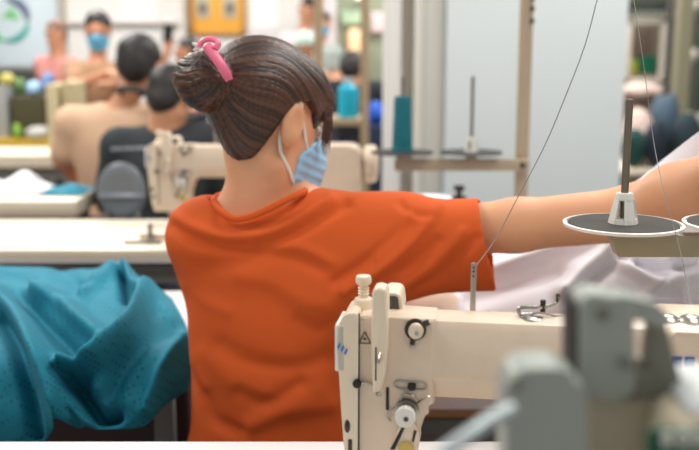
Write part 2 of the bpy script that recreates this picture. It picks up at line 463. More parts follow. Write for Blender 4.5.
# hair
hairm = hair_mat('brown_hair', (34, 19, 13), (92, 57, 38))
pole = P(212, 82, 1.42)
f = Field((-.33, 1.30, 1.02), (.04, 1.65, 1.36), .003)
f.ell(fr(0, -.016, .040), (.082, .101, .089), fr.M, .02)
f.ell(fr(0, -.020, -.026), (.058, .052, .062), fr.M, .03)
f.ell(fr(0, .036, .068), (.062, .048, .040), fr.M, .03)
skinpoly = poly_sd([(-.082, -.106), (-.030, -.062), (-.022, -.026), (-.013, .016), (-.004, .036), (.020, .044), (.040, .034), (.058, -.004), (.066, -.004), (.082, .050), (.15, .06), (.15, -.25), (-.082, -.25)])
def cutd(x, y, z):
    r_, f_, u_ = fr.loc(x, y, z); return skinpoly(f_, u_)
f.add(cutd, (-.33, 1.3, 1.02), (.04, 1.65, 1.36), .006, 's')
f.plane(NP[0]+Vector((-.006, 0, 0)), NP[1], (-.33, 1.3, 1.02), (.04, 1.65, 1.36), .03)
# long side fringe falling past the temple
f.cap(fr(.046, .070, .066), fr(.060, .074, .034), .014, .006, .012)
hair = f.mesh('hair', hairm, woman, None, relax=1)
strands(hair, fr, pole, .0008, 1.3)
hair.location = -Vector(WO)
bm = B(); r = random.Random(8)
for k in range(34):
    t = k/48; a0 = (.030+.032*t+r.uniform(-.003, .003), .082-.026*t, .082-.016*t)
    tube(bm, [Vector(fr(a0[0]*.7, a0[1]-.02, a0[2]+.012)), Vector(fr(*a0)), Vector(fr(.056+.012*t, .084-.030*t, .038)), Vector(fr(.056+.010*t, .089-.028*t+r.uniform(-.003, .003), .012-.01*r.random())), Vector(fr(.054+.010*t, .095-.032*t+r.uniform(-.003, .003), -.008-.02*r.random()*(1-t)))], lambda q: .0019*(1.12-q), 5, 4)
fg = obj('fringe', bm, mat('hair_fringe', (70, 44, 28), .45), hair)
# bun: a coil of hair at the back of the head
f = Field(np.array(pole)-.09, np.array(pole)+.09, .0028)
bc = Vector(pole)
f.ell(bc+Vector((-.006, 0, .004)), (.048, .042, .040), k=.01)
f.cap(bc+Vector((.01, -.004, -.010)), bc+Vector((.055, .015, .0)), .034, .040, .02)
f.cap(bc+Vector((-.012, -.01, -.006)), bc+Vector((-.022, .0, .006)), .03, .026, .02)
bun = f.mesh('bun', hairm, woman, None)
bf = Frame(bc, (1, 0, 0)); strands(bun, bf, bc+Vector((.03, -.05, .012)), .0012, .9); bun.location = -Vector(WO)
# loose hairs of the nape
bm = B(); r = random.Random(4)
for k in range(26):
    x = 236+k*1.05; y0 = 152-(k*.9); base = P(x, y0, 1.405+.0006*k)-Vector(WO)
    tube(bm, [base+Vector((-.01, .01, .022)), base+Vector((0, .002, 0)), base+Vector((r.uniform(-.004, .006), .003, -r.uniform(.006, .016)))], lambda t: .0007*(1.1-t), 5, 3)
st = obj('loose_hair', bm, mat('hair_wisp', (60, 38, 26), .5), hair); st.location = Vector(WO); 
# pink hair claw: a curled band over the bun with a little white end
pink = mat('pink_plastic', (240, 120, 150), .35, sss=0)
bm = B()
path = [P(206, 45, 1.378), P(212, 53, 1.372), P(218, 61, 1.368), P(224, 70, 1.368), P(229, 80, 1.376)]
path = cat([p-Vector(WO) for p in path], 6); n = len(path)
prev = None
for i, p in enumerate(path):
    t = (path[min(i+1, n-1)]-path[max(i-1, 0)]).normalized(); s = t.cross(Vector((0, -1, 0))).normalized()
    w = .0068
    if i > n*.85: w *= .8
    q = [bm.verts.new(p+s*w), bm.verts.new(p-s*w+Vector((0, .003, 0)))]
    if prev: bm.faces.new([prev[0], q[0], q[1], prev[1]])
    prev = q
clip = thick(obj('hair_claw', bm, pink, woman), .004)
bm = B(); tube(bm, [q-Vector(WO) for q in (P(199, 47, 1.385), P(203, 41, 1.385), P(211, 39, 1.384), P(218, 43, 1.38), P(215, 49, 1.376))], .0052, 10, 5, .8); obj('clip_loop', bm, pink, clip)
bm = B(); 
for k, (a_, b_) in enumerate(((P(200, 47, 1.392), P(192, 43, 1.39)), (P(199, 49, 1.392), P(193, 50, 1.39)))): cyl(bm, a_-Vector(WO), b_-Vector(WO), .0035, .002, 10, .001)
obj('claw_end', bm, white_plastic, clip)
# mask
mblue = mat('mask_blue', (150, 196, 228), .75, noise=.04, bump=.2, bscale=400)
f = Field(np.array(Hd)-.17, np.array(Hd)+.17, .003)
head(f, fr, .005, ears=False)
f.ell(fr(0, .094, -.050), (.034, .034, .054), fr.M, .02)
maskpoly = poly_sd([(.040, -.034), (.060, -.016), (.09, .012), (.135, .012), (.16, -.05), (.12, -.125), (.06, -.118), (.042, -.10)])
f.add(lambda x, y, z: maskpoly(*fr.loc(x, y, z)[1:]), np.array(Hd)-.17, np.array(Hd)+.17, .003, 'i')
def pleat(p, n):
    u = fr.loc(p[:, 0], p[:, 1], p[:, 2])[2]; return p+n*(.0008*np.sin(u*420))[:, None]
mask = f.mesh('face_mask', mblue, woman, WO, disp=pleat)
for s in (-1, 1):
    bm = B(); off = Vector(WO)
    tube(bm, [Vector(fr(*q))-off for q in ((.050*s, .064, -.030), (.0635*s, .040, -.008), (.073*s, .016, .024), (.078*s, .006, .038), (.072*s, -.006, .034), (.067*s, -.008, -.010), (.068*s, -.002, -.036), (.0670*s, .008, -.048), (.0640*s, .026, -.062), (.0580*s, .044, -.078))], .0026, 8, 5)
    obj('ear_loop', bm, white_plastic, mask)
bm = B(); tube(bm, [Vector(fr(s*.030, .101-abs(s)*.010, .002-.0*s))-Vector(WO) for s in (-1, -.5, 0, .5, 1)], .002, 6, 4); obj('nose_wire', bm, white_plastic, mask)

# stool under her
st = thing('stool', 'low round stool under the woman in orange, hidden behind the white table', 'stool', (-.115, 1.50, 0))
bm = B(); cyl(bm, (0, 0, .385), (0, 0, .428), .17, bev=.01, seg=40); obj('seat', bm, mat('blue_plastic_seat', (50, 80, 130), .5), st)
for a_ in range(4):
    c_, s_ = math.cos(a_*math.pi/2+.78), math.sin(a_*math.pi/2+.78)
    bm = B(); cyl(bm, (c_*.17, s_*.15, 0), (c_*.11, s_*.10, .39), .012); obj('leg', bm, grey_metal, st)
# ================================================================== the sewing machine (cream lockstitch), built once and copied
def mx(px): return (px-335)*1.03e-3
def mz(py): return .248-(py-305)*1.05e-3
def mxf(px): return mx(px)+.003
def mzf(py): return mz(py)+.0135
def make_machine(label):
    t = thing('sewing_machine', label, 'sewing machine', (0, 0, 0))
    bm = B()
    # head: outline of the front, curved shoulder, waist by the needle
    outl = [(346, 478), (341, 440), (338, 400), (336, 350), (338, 325), (343, 312), (351, 305.5), (362, 303), (380, 303), (436, 304), (436, 392), (428, 394), (421, 400), (417, 412), (416, 440), (418, 456), (409, 478)]
    prism(bm, [(mx(a), mz(b)) for a, b in outl], -.046, .006, 'y', .007, 3); prism(bm, [(mx(a), mz(b)+(-.022 if b < 306 else 0)) for a, b in outl], 0, .046, 'y', .007, 3)
    # arm: section in y-z swept to the right
    sec = [(-.030, .2485), (-.040, .246), (-.045, .238), (-.0455, .186), (-.040, .178), (-.036, .168), (-.026, .159), (.036, .157), (.046, .166), (.05, .18), (.048, .205), (.036, .225), (.016, .240), (-.004, .2485)]
    prism(bm, sec, mx(420), mx(690), 'x', .001, 1)
    # pillar and bed
    prism(bm, rnd_poly([(mx(655), mz(392)), (mx(655), .012), (mx(778), .012), (mx(778), mz(318)), (mx(765), mz(305)), (mx(655), mz(305))], .02), -.052, .055, 'y', .006, 3)
    prism(bm, rnd_poly([(mx(625), mz(384)), (mx(660), mz(384)), (mx(660), mz(430)), (mx(651), mz(404))], .01), -.040, .045, 'y', .002, 1)
    obj('body', bm, cream, t)
    bm = B(); prism(bm, rnd_poly([(mx(318), -.088), (mx(790), -.088), (mx(790), .088), (mx(318), .088)], .018), -.006, .014, 'z', .003); obj('bed', bm, cream, t)
    # left cover plate with its seam
    bm = B(); prism(bm, rnd_poly([(mx(344), mzf(476)), (mx(338), mzf(400)), (mx(334.5), mzf(345)), (mx(336), mzf(326)), (mx(341), mzf(316)), (mx(350), mzf(311.5)), (mx(357), mzf(313)), (mx(356), mzf(476))], .004), -.050, .010, 'y', .004, 3)
    fp = obj('face_plate', bm, cream_light, t)
    bm = B(); box(bm, (mx(357.4), -.0462, mzf(392)), (.0012, .003, .165), 0); obj('seam', bm, dark_steel, fp)
    bm = B(); box(bm, (mx(334), -.020, mzf(349)), (.004, .052, .050), .002); box(bm, (mx(337.5), -.0485, mzf(349)), (.011, .003, .050), .0014)
    st = obj('sticker', bm, white_plastic, fp)
    bm = B(); 
    for k in range(3): prism(bm, [(mx(335+k*3.6), mzf(347+k*3.0)), (mx(337.6+k*3.6), mzf(342+k*3.0)), (mx(338.6+k*3.6), mzf(344.5+k*3.0)), (mx(336+k*3.6), mzf(350+k*3.0))], -.0507, -.0500, 'y')
    box(bm, (mx(332)-.0003, -.02, mzf(347)), (.0008, .03, .008), 0)
    obj('blue_mark', bm, blue_label, st)
    # presser adjusting screw on top
    bm = B(); c = (mx(357.5), -.012, mz(303))
    lathe(bm, [(.0, -.002), (.0105, -.002), (.0105, .008), (.0095, .010), (.0062, .011), (.0052, .014), (.0052, .024), (.0078, .026), (.0086, .028), (.0086, .033), (.0078, .0345), (.0, .0345)], c)
    for k in range(3): lathe(bm, [(.0052, .0145+k*.003), (.0064, .0155+k*.003), (.0052, .0165+k*.003)], c)
    obj('adjusting_knob', bm, cream_light, t)
    # take-up guard bar: raised rib on the front, rising above the arm
    bm = B(); g = [(370.5, 389), (369, 340), (369, 289), (371.5, 284.5), (376.5, 283), (382.5, 284.5), (385, 289), (385.5, 340), (383.5, 372), (379, 389), (374, 391)]
    prism(bm, [(mxf(a), mzf(b)) for a, b in g], -.060, -.034, 'y', .004, 3)
    gd = obj('take_up_guard', bm, cream_light, t)
    bm = B(); box(bm, (mxf(373.6), -.0598, mzf(360)), (.0016, .0012, .036), .0003); obj('slot', bm, dark_steel, gd)
    bm = B(); tube(bm, [(mxf(378), -.038, mzf(330)), (mxf(378), -.062, mzf(352)), (mxf(376), -.064, mzf(358))], .0016, 8); obj('take_up_lever', bm, steel, t)
    # thread tension unit window behind guard
    bm = B(); prism(bm, rnd_poly([(mx(378), mz(309)), (mx(378), mz(287)), (mx(397), mz(287.5)), (mx(400), mz(309))], .005), -.012, .034, 'y', .002); wn = obj('oil_window_housing', bm, cream_light, t)
    bm = B(); prism(bm, rnd_poly([(mx(380), mz(307)), (mx(380), mz(289.5)), (mx(394.5), mz(290)), (mx(396.5), mz(307))], .003), -.0145, -.011, 'y', .001); obj('oil_window', bm, mat('smoky_plastic', (72, 72, 66), .2), wn)
    bm = B(); prism(bm, rnd_poly([(mx(393), -.030), (mx(412), -.030), (mx(416), -.012), (mx(396), -.012)], .003), mz(306), mz(304.2), 'z'); obj('rubber_pad', bm, grey_metal, t)
    # upper thread guide knob
    bm = B(); cyl(bm, (mxf(413), -.045, mzf(327)), (mxf(413), -.0495, mzf(327)), .0115, seg=32, bev=.001)
    tube(bm, [(mxf(413), -.048, mzf(327)), (mxf(420), -.049, mzf(321.5)), (mxf(427), -.049, mzf(318.5))], .0034, 8); tube(bm, [(mxf(411), -.048, mzf(334)), (mxf(410), -.048, mzf(342))], .0028, 8)
    kn = obj('thread_guide', bm, dark_steel, t)
    bm = B(); cyl(bm, (mxf(414), -.049, mzf(327)), (mxf(414), -.057, mzf(327)), .0082, .0078, 32, .0015); obj('cap', bm, cream_light, kn)
    bm = B(); cyl(bm, (mxf(415), -.0565, mzf(328)), (mxf(415), -.0578, mzf(328)), .0022, seg=16); obj('pin', bm, steel, kn)
    bm = B(); ell(bm, (mxf(410), -.049, mzf(344)), (.003, .002, .003), sub=2); obj('screw', bm, steel, kn)
    # warning triangle
    bm = B(); T = [(mxf(360.5), mzf(331.5)), (mxf(366.5), mzf(343.5)), (mxf(354.5), mzf(343.5))]
    for a, b in zip(T, T[1:]+T[:1]): tube(bm, [(a[0], -.0465, a[1]), (b[0], -.0465, b[1])], .00065, 6, 0)
    box(bm, (mxf(360.5), -.0466, mzf(339)), (.003, .001, .0022), 0, Euler((0, .5, 0)).to_matrix()); obj('warning_triangle', bm, mat('brown_print', (92, 70, 54), .5), t)
    # thread guides in the middle of the head
    def slot_guide(x0, x1, y, sx, nm):
        bm = B(); r = .0042
        a = Vector((mxf(x0), -.0475, mzf(y))); b = Vector((mxf(x1), -.0475, mzf(y)))
        pts = [a+Vector((-r*math.sin(q), 0, r*math.cos(q))) for q in np.linspace(0, math.pi, 7)]+[b+Vector((r*math.sin(q), 0, -r*math.cos(q))) for q in np.linspace(0, math.pi, 7)]
        tube(bm, pts+[pts[0]], .0013, 8, 0); g = obj(nm, bm, steel, t)
        bm = B(); cyl(bm, (mxf(sx), -.046, mzf(y)), (mxf(sx), -.052, mzf(y)), .0045, seg=20, bev=.001); obj('screw', bm, black, g)
    slot_guide(396, 421, 385, 410, 'thread_plate')
    bm = B(); tube(bm, [(mxf(356), -.0485, mzf(384)), (mxf(362), -.049, mzf(383.5)), (mxf(368), -.049, mzf(385.5)), (mxf(373), -.050, mzf(389)), (mxf(376), -.061, mzf(391.5)), (mxf(380), -.061, mzf(390))], .0017, 8); gi = obj('wire_guide', bm, steel, t)
    bm = B(); cyl(bm, (mxf(353), -.049, mzf(384)), (mxf(353), -.0545, mzf(384)), .0046, seg=20, bev=.001); obj('screw', bm, black, gi)
    bm = B(); box(bm, (mxf(384.5), -.0465, mzf(400)), (.0034, .002, .025), .0008); obj('needle_bar_slot', bm, black, t)
    # main tension dial: discs, spring, knurled knob
    bm = B(); c = Vector((mxf(405), 0, mzf(411)))
    for r, y0, y1 in ((.0135, -.046, -.048), (.0125, -.0495, -.0505), (.0125, -.0515, -.0525)): cyl(bm, c+Vector((0, y0, 0)), c+Vector((0, y1, 0)), r, seg=32)
    cyl(bm, c+Vector((0, -.046, 0)), c+Vector((0, -.06, 0)), .0085, seg=24)
    tube(bm, [c+Vector((-.012, -.049, .002)), c+Vector((-.018, -.049, -.001)), c+Vector((-.021, -.049, -.008)), c+Vector((-.017, -.049, -.012))], .0012, 6)
    tube(bm, [c+Vector((-.006, -.049, .012)), c+Vector((-.004, -.049, .018)), c+Vector((.006, -.049, .017)), c+Vector((.010, -.049, .013))], .0013, 6)
    td = obj('tension_dial', bm, steel, t)
    bm = B(); seg = 40; kk = [((.0108 if k % 2 else .0099)*math.cos(2*math.pi*k/seg)+c[0], (.0108 if k % 2 else .0099)*math.sin(2*math.pi*k/seg)+c[2]) for k in range(seg)]
    prism(bm, kk, -.060, -.069, 'y', .0004, 1); obj('knob', bm, white_plastic, td)
    bm = B(); cyl(bm, c+Vector((.001, -.0688, -.001)), c+Vector((.001, -.0698, -.001)), .0028, seg=6); obj('screw', bm, dark_steel, td)
    bm = B(); tube(bm, [(mxf(416), -.046, mzf(403)), (mxf(426), -.052, mzf(395)), (mxf(433), -.052, mzf(392))], .0012, 6); obj('check_spring', bm, steel, t)
    # lower plate with slots and a yellow disc
    bm = B(); prism(bm, rnd_poly([(mxf(400), mzf(423)), (mxf(412), mzf(423)), (mxf(419), mzf(436)), (mxf(413), mzf(456)), (mxf(386), mzf(456))], .004), -.050, -.045, 'y', .001); lp = obj('lower_plate', bm, cream_light, t)
    bm = B(); prism(bm, [(mxf(401), mzf(426)), (mxf(404), mzf(427)), (mxf(393), mzf(452)), (mxf(388), mzf(452))], -.0508, -.0498, 'y'); prism(bm, [(mxf(413), mzf(430)), (mxf(416), mzf(431)), (mxf(413), mzf(443)), (mxf(411), mzf(442))], -.0508, -.0498, 'y'); obj('slot', bm, black, lp)
    bm = B(); cyl(bm, (mxf(405), -.050, mzf(450)), (mxf(405), -.054, mzf(450)), .0085, seg=28, bev=.001); obj('brass_disc', bm, mat('pale_brass', (196, 172, 96), .4, .3), lp)
    bm = B(); ell(bm, (mxf(342.5), -.0505, mzf(430)), (.0032, .0015, .0075), sub=2); box(bm, (mxf(345.5), -.0500, mzf(450)), (.0042, .002, .013), .0006); obj('screw_slot', bm, dark_steel, fp)
    # needle bar, presser foot
    bm = B(); cyl(bm, (mx(372), 0, .075), (mx(372), 0, .045), .0035); cyl(bm, (mx(380), 0, .075), (mx(380), 0, .03), .004); cyl(bm, (mx(372), 0, .046), (mx(372), 0, .017), .0008, seg=8)
    obj('needle_bar', bm, steel, t)
    bm = B(); box(bm, (mx(378), 0, .026), (.012, .01, .016), .001); box(bm, (mx(376), -.004, .0165), (.022, .026, .003), .001); obj('presser_foot', bm, steel, t)
    # things standing on the arm: thread pin, thread pre-tension, oil plugs
    bm = B(); cyl(bm, (mx(473.5), 0, mz(308)), (mx(473.5), 0, mz(256)), .0031, seg=20, bev=.0008); pn = obj('thread_pin', bm, steel, t)
    bm = B()
    for q in (260, 264, 269): ell(bm, (mx(473.5), -.0030, mz(q)), (.0012, .0008, .0012), sub=2)
    obj('eyelet', bm, black, pn)
    bm = B(); tube(bm, [(mx(535), -.016, mz(303)), (mx(524), -.018, mz(303)), (mx(521), -.018, mz(299)), (mx(525), -.018, mz(295.5)), (mx(545), -.016, mz(295)), (mx(558), -.012, mz(293)), (mx(562), -.012, mz(288)), (mx(561), -.012, mz(284))], .0022, 8)
    tube(bm, [(mx(527), -.020, mz(306)), (mx(540), -.020, mz(300)), (mx(560), -.014, mz(304)), (mx(575), -.010, mz(306))], .0012, 6); lv = obj('bobbin_winder', bm, steel, t)
    bm = B(); cyl(bm, (mx(546), -.015, mz(302)), (mx(546), -.015, mz(288)), .0030, seg=16); box(bm, (mx(561), -.012, mz(286)), (.004, .004, .009), .001); obj('post', bm, dark_steel, lv)
    for xx in (534, 672, 695):
        bm = B(); lathe(bm, [(0, -.001), (.0125, -.001), (.0125, .0012), (.010, .004), (.006, .006), (0, .0068)], (mx(xx), -.022 if xx < 600 else -.012, .2485), seg=28)
        if xx < 600: 
            for v in bm.verts: v.co.z = .2475+(v.co.z-.2475)*.45
        obj('oil_plug', bm, steel, t)
    # blue badges on the front of the arm
    bm = B(); box(bm, (mx(657), -.0525, mz(337)), (.010, .0008, .0045), .0002); obj('badge', bm, mat('violet_label', (84, 92, 178), .4), t)
    for xx in (676, 688):
        bm = B(); box(bm, (mx(xx), -.0526, mz(334)), (.0095, .0008, .011), .0002); obj('badge', bm, mat('deep_blue_label', (22, 92, 160), .4), t)
    # handwheel
    bm = B(); lathe(bm, [(0, 0), (.03, 0), (.048, .004), (.052, .012), (.052, .024), (.046, .03), (.02, .034), (0, .034)], (mx(782), .0, .195), (1, 0, 0)); obj('handwheel', bm, cream, t)
    bm = B(); cyl(bm, (mx(774), 0, .195), (mx(786), 0, .195), .012); obj('shaft', bm, steel, t)
    # belt / motor box behind
    bm = B(); box(bm, (mx(720), .085, .13), (.11, .07, .13), .015); obj('motor_box', bm, cream, t)
    return t
M1 = make_machine('cream lockstitch sewing machine in sharp focus on the white table, warning triangle on its head')
fl = P(335, 305, 1.0)
M1.location = (fl.x+.010, 1.005, .762); M1.scale = (.955, 1, .985); M1.rotation_euler = (0, 0, math.radians(-8))
def table(label, x0, x1, y0, y1, z, top_m, edge_m, th=.03, group=None, cat='table', leg_in=.05, lip=.0, name='sewing_table'):
    t = thing(name, label, cat, ((x0+x1)/2, (y0+y1)/2, 0), 0, group); W = x1-x0; D = y1-y0
    bm = B(); box(bm, (0, 0, z-th*.35), (W, D, th*.7), .002); tt = obj('tabletop', bm, top_m, t)
    bm = B(); box(bm, (0, 0, z-th*.7-th*.15-lip/2), (W-.004, D-.004, th*.3+lip), .001); obj('edge_board', bm, edge_m, t)
    for sx in (-1, 1):
        for sy in (-1, 1):
            bm = B(); zz = z-th-lip; box(bm, (sx*(W/2-leg_in), sy*(D/2-leg_in), zz/2), (.035, .035, zz), .003); obj('leg', bm, grey_metal, t)
    for sy in (-1, 1):
        bm = B(); box(bm, (0, sy*(D/2-leg_in), z-th-lip-.04), (W-2*leg_in, .03, .05), .003); obj('apron', bm, grey_metal, t)
    return t
table('white topped sewing table along the bottom edge, carrying the sharp cream machine', -1.0, 1.05, .70, 1.221, .76, white_lam, white_lam)
table('cream topped sewing table beyond the woman in orange, carrying the second cream machine', -1.45, .62, 2.45, 2.90, .76, beige_lam, white_lam, .034)
table('white side table under the crumpled teal fabric', -1.05, -.285, 1.62, 2.06, .752, white_lam, brown_edge, .03)
table('low white work table with brown edge seen under the sharp machine arm', .02, 1.35, 1.66, 2.25, .672, white_lam, brown_edge, .055, name='work_table')
table('third row sewing table with thick cream front, left of the black shirted person', -2.3, -.93, 3.25, 3.58, .76, beige_lam, mat('pinkish_edge', (206, 188, 168), .6), .055)
table('far cream table behind the tan shirted person, fourth row', -2.9, -1.32, 4.65, 5.05, .76, beige_lam, beige_lam, .06)
# grey speck pad on second table
M2 = dup(M1, (0, 0, 0), 0, 'blurred cream sewing machine on the second table, beside the round grey chair back')
p = P(150, 221, 2.62); M2.location = (p.x, 2.66, .766); M2.scale = (1.27, 1, 1); M2.rotation_euler = (0, 0, math.radians(-2))
for c in list(bpy.data.objects):
    if c.parent == M2 and c.name.split('.')[0] in ('oil_plug', 'badge'): bpy.data.objects.remove(c)
p = P(140, 236, 2.5)
bm = B(); box(bm, (0, 0, .004), (.10, .012, .008), .001); cyl(bm, (.015, .03, .004), (.015, .03, .05), .007, seg=12); box(bm, (.015, .015, .004), (.012, .05, .008), .001)
gb = obj('fabric_guide', bm, grey_metal); gb.location = (p.x, 2.53, .76); tag(gb, 'small grey metal fabric guide lying on the cream table in front of the second machine', 'guide')

# ------------------------------------------------------------------ thread stands
def disc_unit(par, c, R, felt, base_m, rim):
    """spool seat: rimmed disc, felt, tapered cone holder and spindle"""
    bm = B(); lathe(bm, [(0, -.004), (R*.5, -.004), (R, .0), (R+.001, .0035), (R-.003, .004), (R*.97, .0015), (0, .0015)], c, seg=48); d = obj('spool_disc', bm, rim, par)
    bm = B(); lathe(bm, [(0, .0015), (R*.93, .0015), (R*.925, .0038), (0, .0038)], c, seg=48); obj('felt_pad', bm, felt, d)
    return d
def stand_pin(par, c, h, r, m=steel, holder=True):
    c = Vector(c)
    if holder:
        bm = B()
        for k in range(4):
            M = Matrix.Rotation(k*math.pi/2+.25, 3, 'Z')
            vs = [M @ Vector(q) for q in ((.0165, -.0075, 0), (.0165, .0075, 0), (.009, .005, .036), (.009, -.005, .036))]; vi = [M @ Vector(q) for q in ((.0135, -.0065, 0), (.0135, .0065, 0), (.006, .004, .036), (.006, -.004, .036))]
            a = [bm.verts.new(c+v) for v in vs]; b = [bm.verts.new(c+v) for v in vi]
            bm.faces.new(a); bm.faces.new(b[::-1])
            for i in range(4): bm.faces.new([a[i], b[i], b[(i+1) % 4], a[(i+1) % 4]])
        cyl(bm, c+Vector((0, 0, .028)), c+Vector((0, 0, .037)), .0115, .010, 24, .001); cyl(bm, c, c+Vector((0, 0, .006)), .017, .016, 24)
        obj('cone_holder', bm, white_plastic, par)
    bm = B(); cyl(bm, c, c+Vector((0, 0, h)), r, seg=16, bev=.0008); obj('spindle', bm, m, par)
gsteel = mat('worn_spindle', (128, 122, 108), .35, .8)
c1 = P(623, 226, 1.15)
ts = thing('thread_stand', 'olive grey thread stand with large empty spool discs, crossing the outstretched forearm', 'thread stand', (c1.x+.46, 1.15, .76))
o0 = Vector(ts.location); z1 = c1.z-o0.z
bm = B(); prism(bm, rnd_poly([(-.475, z1-.016), (-.467, z1-.036), (.02, z1-.036), (.02, z1-.010), (-.475, z1-.010)], .003), -.011, .011, 'y', .0015); obj('beam', bm, olive_metal, ts)
bm = B(); cyl(bm, (0, 0, 0), (0, 0, .95), .0125, bev=.002); cyl(bm, (0, 0, 0), (0, 0, .02), .03, bev=.003); obj('pole', bm, olive_metal, ts)
bm = B(); box(bm, (0, 0, z1-.022), (.05, .04, .045), .004); obj('clamp', bm, dark_steel, ts)
for k, dx in enumerate((-.46, -.314)):
    c = (dx, 0, z1); bm = B(); cyl(bm, (dx, 0, z1-.012), (dx, 0, z1), .017, bev=.002); obj('spacer', bm, olive_metal, ts)
    disc_unit(ts, c, .0705, disc_felt, None, white_plastic); stand_pin(ts, (dx, 0, z1+.0038), .148, .0045, gsteel)
bm = B(); box(bm, (-.2, 0, .94), (.48, .02, .02), .002); obj('guide_arm', bm, olive_metal, ts)
# far stand
c2 = P(471, 152, 2.28)
px_ = P(523, 120, 2.50).x
pt = thing('thread_stand', 'tan pole with a horizontal arm and dark spool discs in front of the white column', 'thread stand', (px_, 2.56, .76)); o0 = Vector(pt.location)
pt.location = (px_, 2.50, .76); o0 = Vector(pt.location)
zz = P(522, 152, 2.50).z-.76
cy = 0
bm = B(); box(bm, (0, 0, .74), (.032, .026, 1.48), .003); obj('pole', bm, tan_metal, pt)
ang = Matrix.Rotation(math.radians(1.2), 3, 'Z')
bm = B(); box(bm, (-.158, -.026, zz-.030), (.345, .022, .030), .003); obj('beam', bm, tan_metal, pt)
for q in (.63, .655, 0.60):
    bm = B(); cyl(bm, (.012, -.013, q-.02), (.012, -.019, q-.02), .006, seg=12); obj('bolt', bm, dark_steel, pt)
bm = B(); cyl(bm, (-.004, -.037, zz-.03), (-.004, -.043, zz-.03), .007, seg=12); obj('bolt', bm, dark_steel, pt)
darkdisc = mat('dark_disc', (62, 60, 56), .7)
for dx in (P(471, 150, 2.48).x-px_, P(402, 150, 2.48).x-px_):
    bm = B(); cyl(bm, (dx, -.026, zz-.018), (dx, -.026, zz-.002), .014, bev=.002); obj('spacer', bm, tan_metal, pt)
    disc_unit(pt, (dx, -.026, zz), .079, darkdisc, None, darkdisc); stand_pin(pt, (dx, -.026, zz+.0038), .19, .0042, mat('dull_spindle', (120, 112, 104), .45, .6), holder=True)
teal = mat('teal_thread', (0, 104, 116), .7, noise=.12, nscale=60, bump=.5, bscale=300)
bm = B(); prof = [(0, 0), (.021, 0), (.0235, .004), (.0215, .012)]+[(.0215-.004*k/16+(.0006 if k % 2 else 0), .012+.118*k/16) for k in range(17)]+[(.016, .135), (.0, .135)]
lathe(bm, prof, (0, 0, 0), seg=36)
sp = obj('thread_spool', bm, teal); sp.scale = (1.2, 1.2, 1.04); sp.location = (px_+(P(402, 150, 2.48).x-px_), 2.50-.026, .76+zz+.0042); tag(sp, 'tall teal spool of thread standing on the left disc of the tan pole stand', 'thread spool')
# thumb screw standing behind the sleeve: top of a small black clamp
cc = P(459, 198, 2.60)
bm = B(); cyl(bm, (0, 0, 0), (0, 0, cc.z-.76), .006, seg=12); lathe(bm, [(0, 0), (.008, 0), (.010, .006), (.022, .010), (.022, .016), (.008, .020), (.006, .03), (.016, .034), (.014, .046), (0, .048)], (0, 0, cc.z-.76-.012), seg=20)
bk = obj('clamp_screw', bm, mat('dark_plastic', (52, 48, 44), .5)); bk.location = (cc.x, 2.60, .76); tag(bk, 'small black thumb screw post between the orange sleeve and the column', 'screw')

# threads
def thread(pts, label, r=.00045, col=(120, 118, 112)):
    bm = B(); tube(bm, pts, r, 6, 6); o = obj('thread', bm, mat('thread_%d' % col[0], col, .7)); tag(o, label, 'thread'); return o
tp = M1.matrix_basis @ Vector((mx(473.5), -.004, mz(261)))
thread([P(612, -60, 1.08), P(598, -4, 1.08), P(585, 45, 1.08), P(566, 95, 1.08), P(545, 145, 1.09), P(519, 195, 1.07), P(495, 240, 1.05), tp], 'fine grey thread running from the top edge down to the pin on the sharp machine', .00055)
thread([P(632, -12, 1.15), P(643, 60, 1.13), P(652, 130, 1.13), P(658, 165, 1.10), P(665, 195, 1.07), P(680, 250, 1.05), P(690, 300, 1.02), M1.matrix_basis @ Vector((mx(700), -.02, .2485))], 'fine thread hanging at the right edge in front of the forearm', .00045, (150, 146, 140))
# ================================================================== cloths
def cloth_mat(name, col, rough=.85, grid=None, **k):
    m = mat(name, col, rough, **k); return m
def sheet(name, m, pts_fn, nu, nv, t=.0016, parent=None):
    us, vs = np.meshgrid(np.linspace(0, 1, nu), np.linspace(0, 1, nv), indexing='ij')
    co = pts_fn(us.ravel(), vs.ravel()); idx = np.arange(nu*nv).reshape(nu, nv)
    q = np.stack([idx[:-1, :-1], idx[1:, :-1], idx[1:, 1:], idx[:-1, 1:]], -1).reshape(-1, 4)
    me = bpy.data.meshes.new(name); me.from_pydata(np.asarray(co).tolist(), [], q.tolist()); me.update()
    return thick(link(name, me, m, parent, True), t)
def net(rows):
    """smooth surface through a net of (px, py, Y) control points, rows[u][v]"""
    W = np.array([[tuple(q) if isinstance(q, Vector) else tuple(P(*q)) for q in r] for r in rows])
    def cr(A, t, ax):
        n = A.shape[ax]-1; A = np.moveaxis(A, ax, 0); s = np.clip(t*n, 0, n-1e-6); i = s.astype(int); f = (s-i)[:, None]
        g = lambda j: A[np.clip(j, 0, n)]
        return i, f, g
    def fn(u, v):
        nu = W.shape[0]-1; nv = W.shape[1]-1
        su = np.clip(u*nu, 0, nu-1e-6); iu = su.astype(int); fu = su-iu; sv = np.clip(v*nv, 0, nv-1e-6); iv = sv.astype(int); fv = sv-iv
        def w(f): return [(-f+2*f*f-f**3)/2, (2-5*f*f+3*f**3)/2, (f+4*f*f-3*f**3)/2, (-f*f+f**3)/2]
        wu = w(fu); wv = w(fv); o = np.zeros((len(u), 3))
        for a in range(4):
            for b in range(4):
                o += (wu[a]*wv[b])[:, None]*W[np.clip(iu+a-1, 0, nu), np.clip(iv+b-1, 0, nv)]
        return o
    return fn
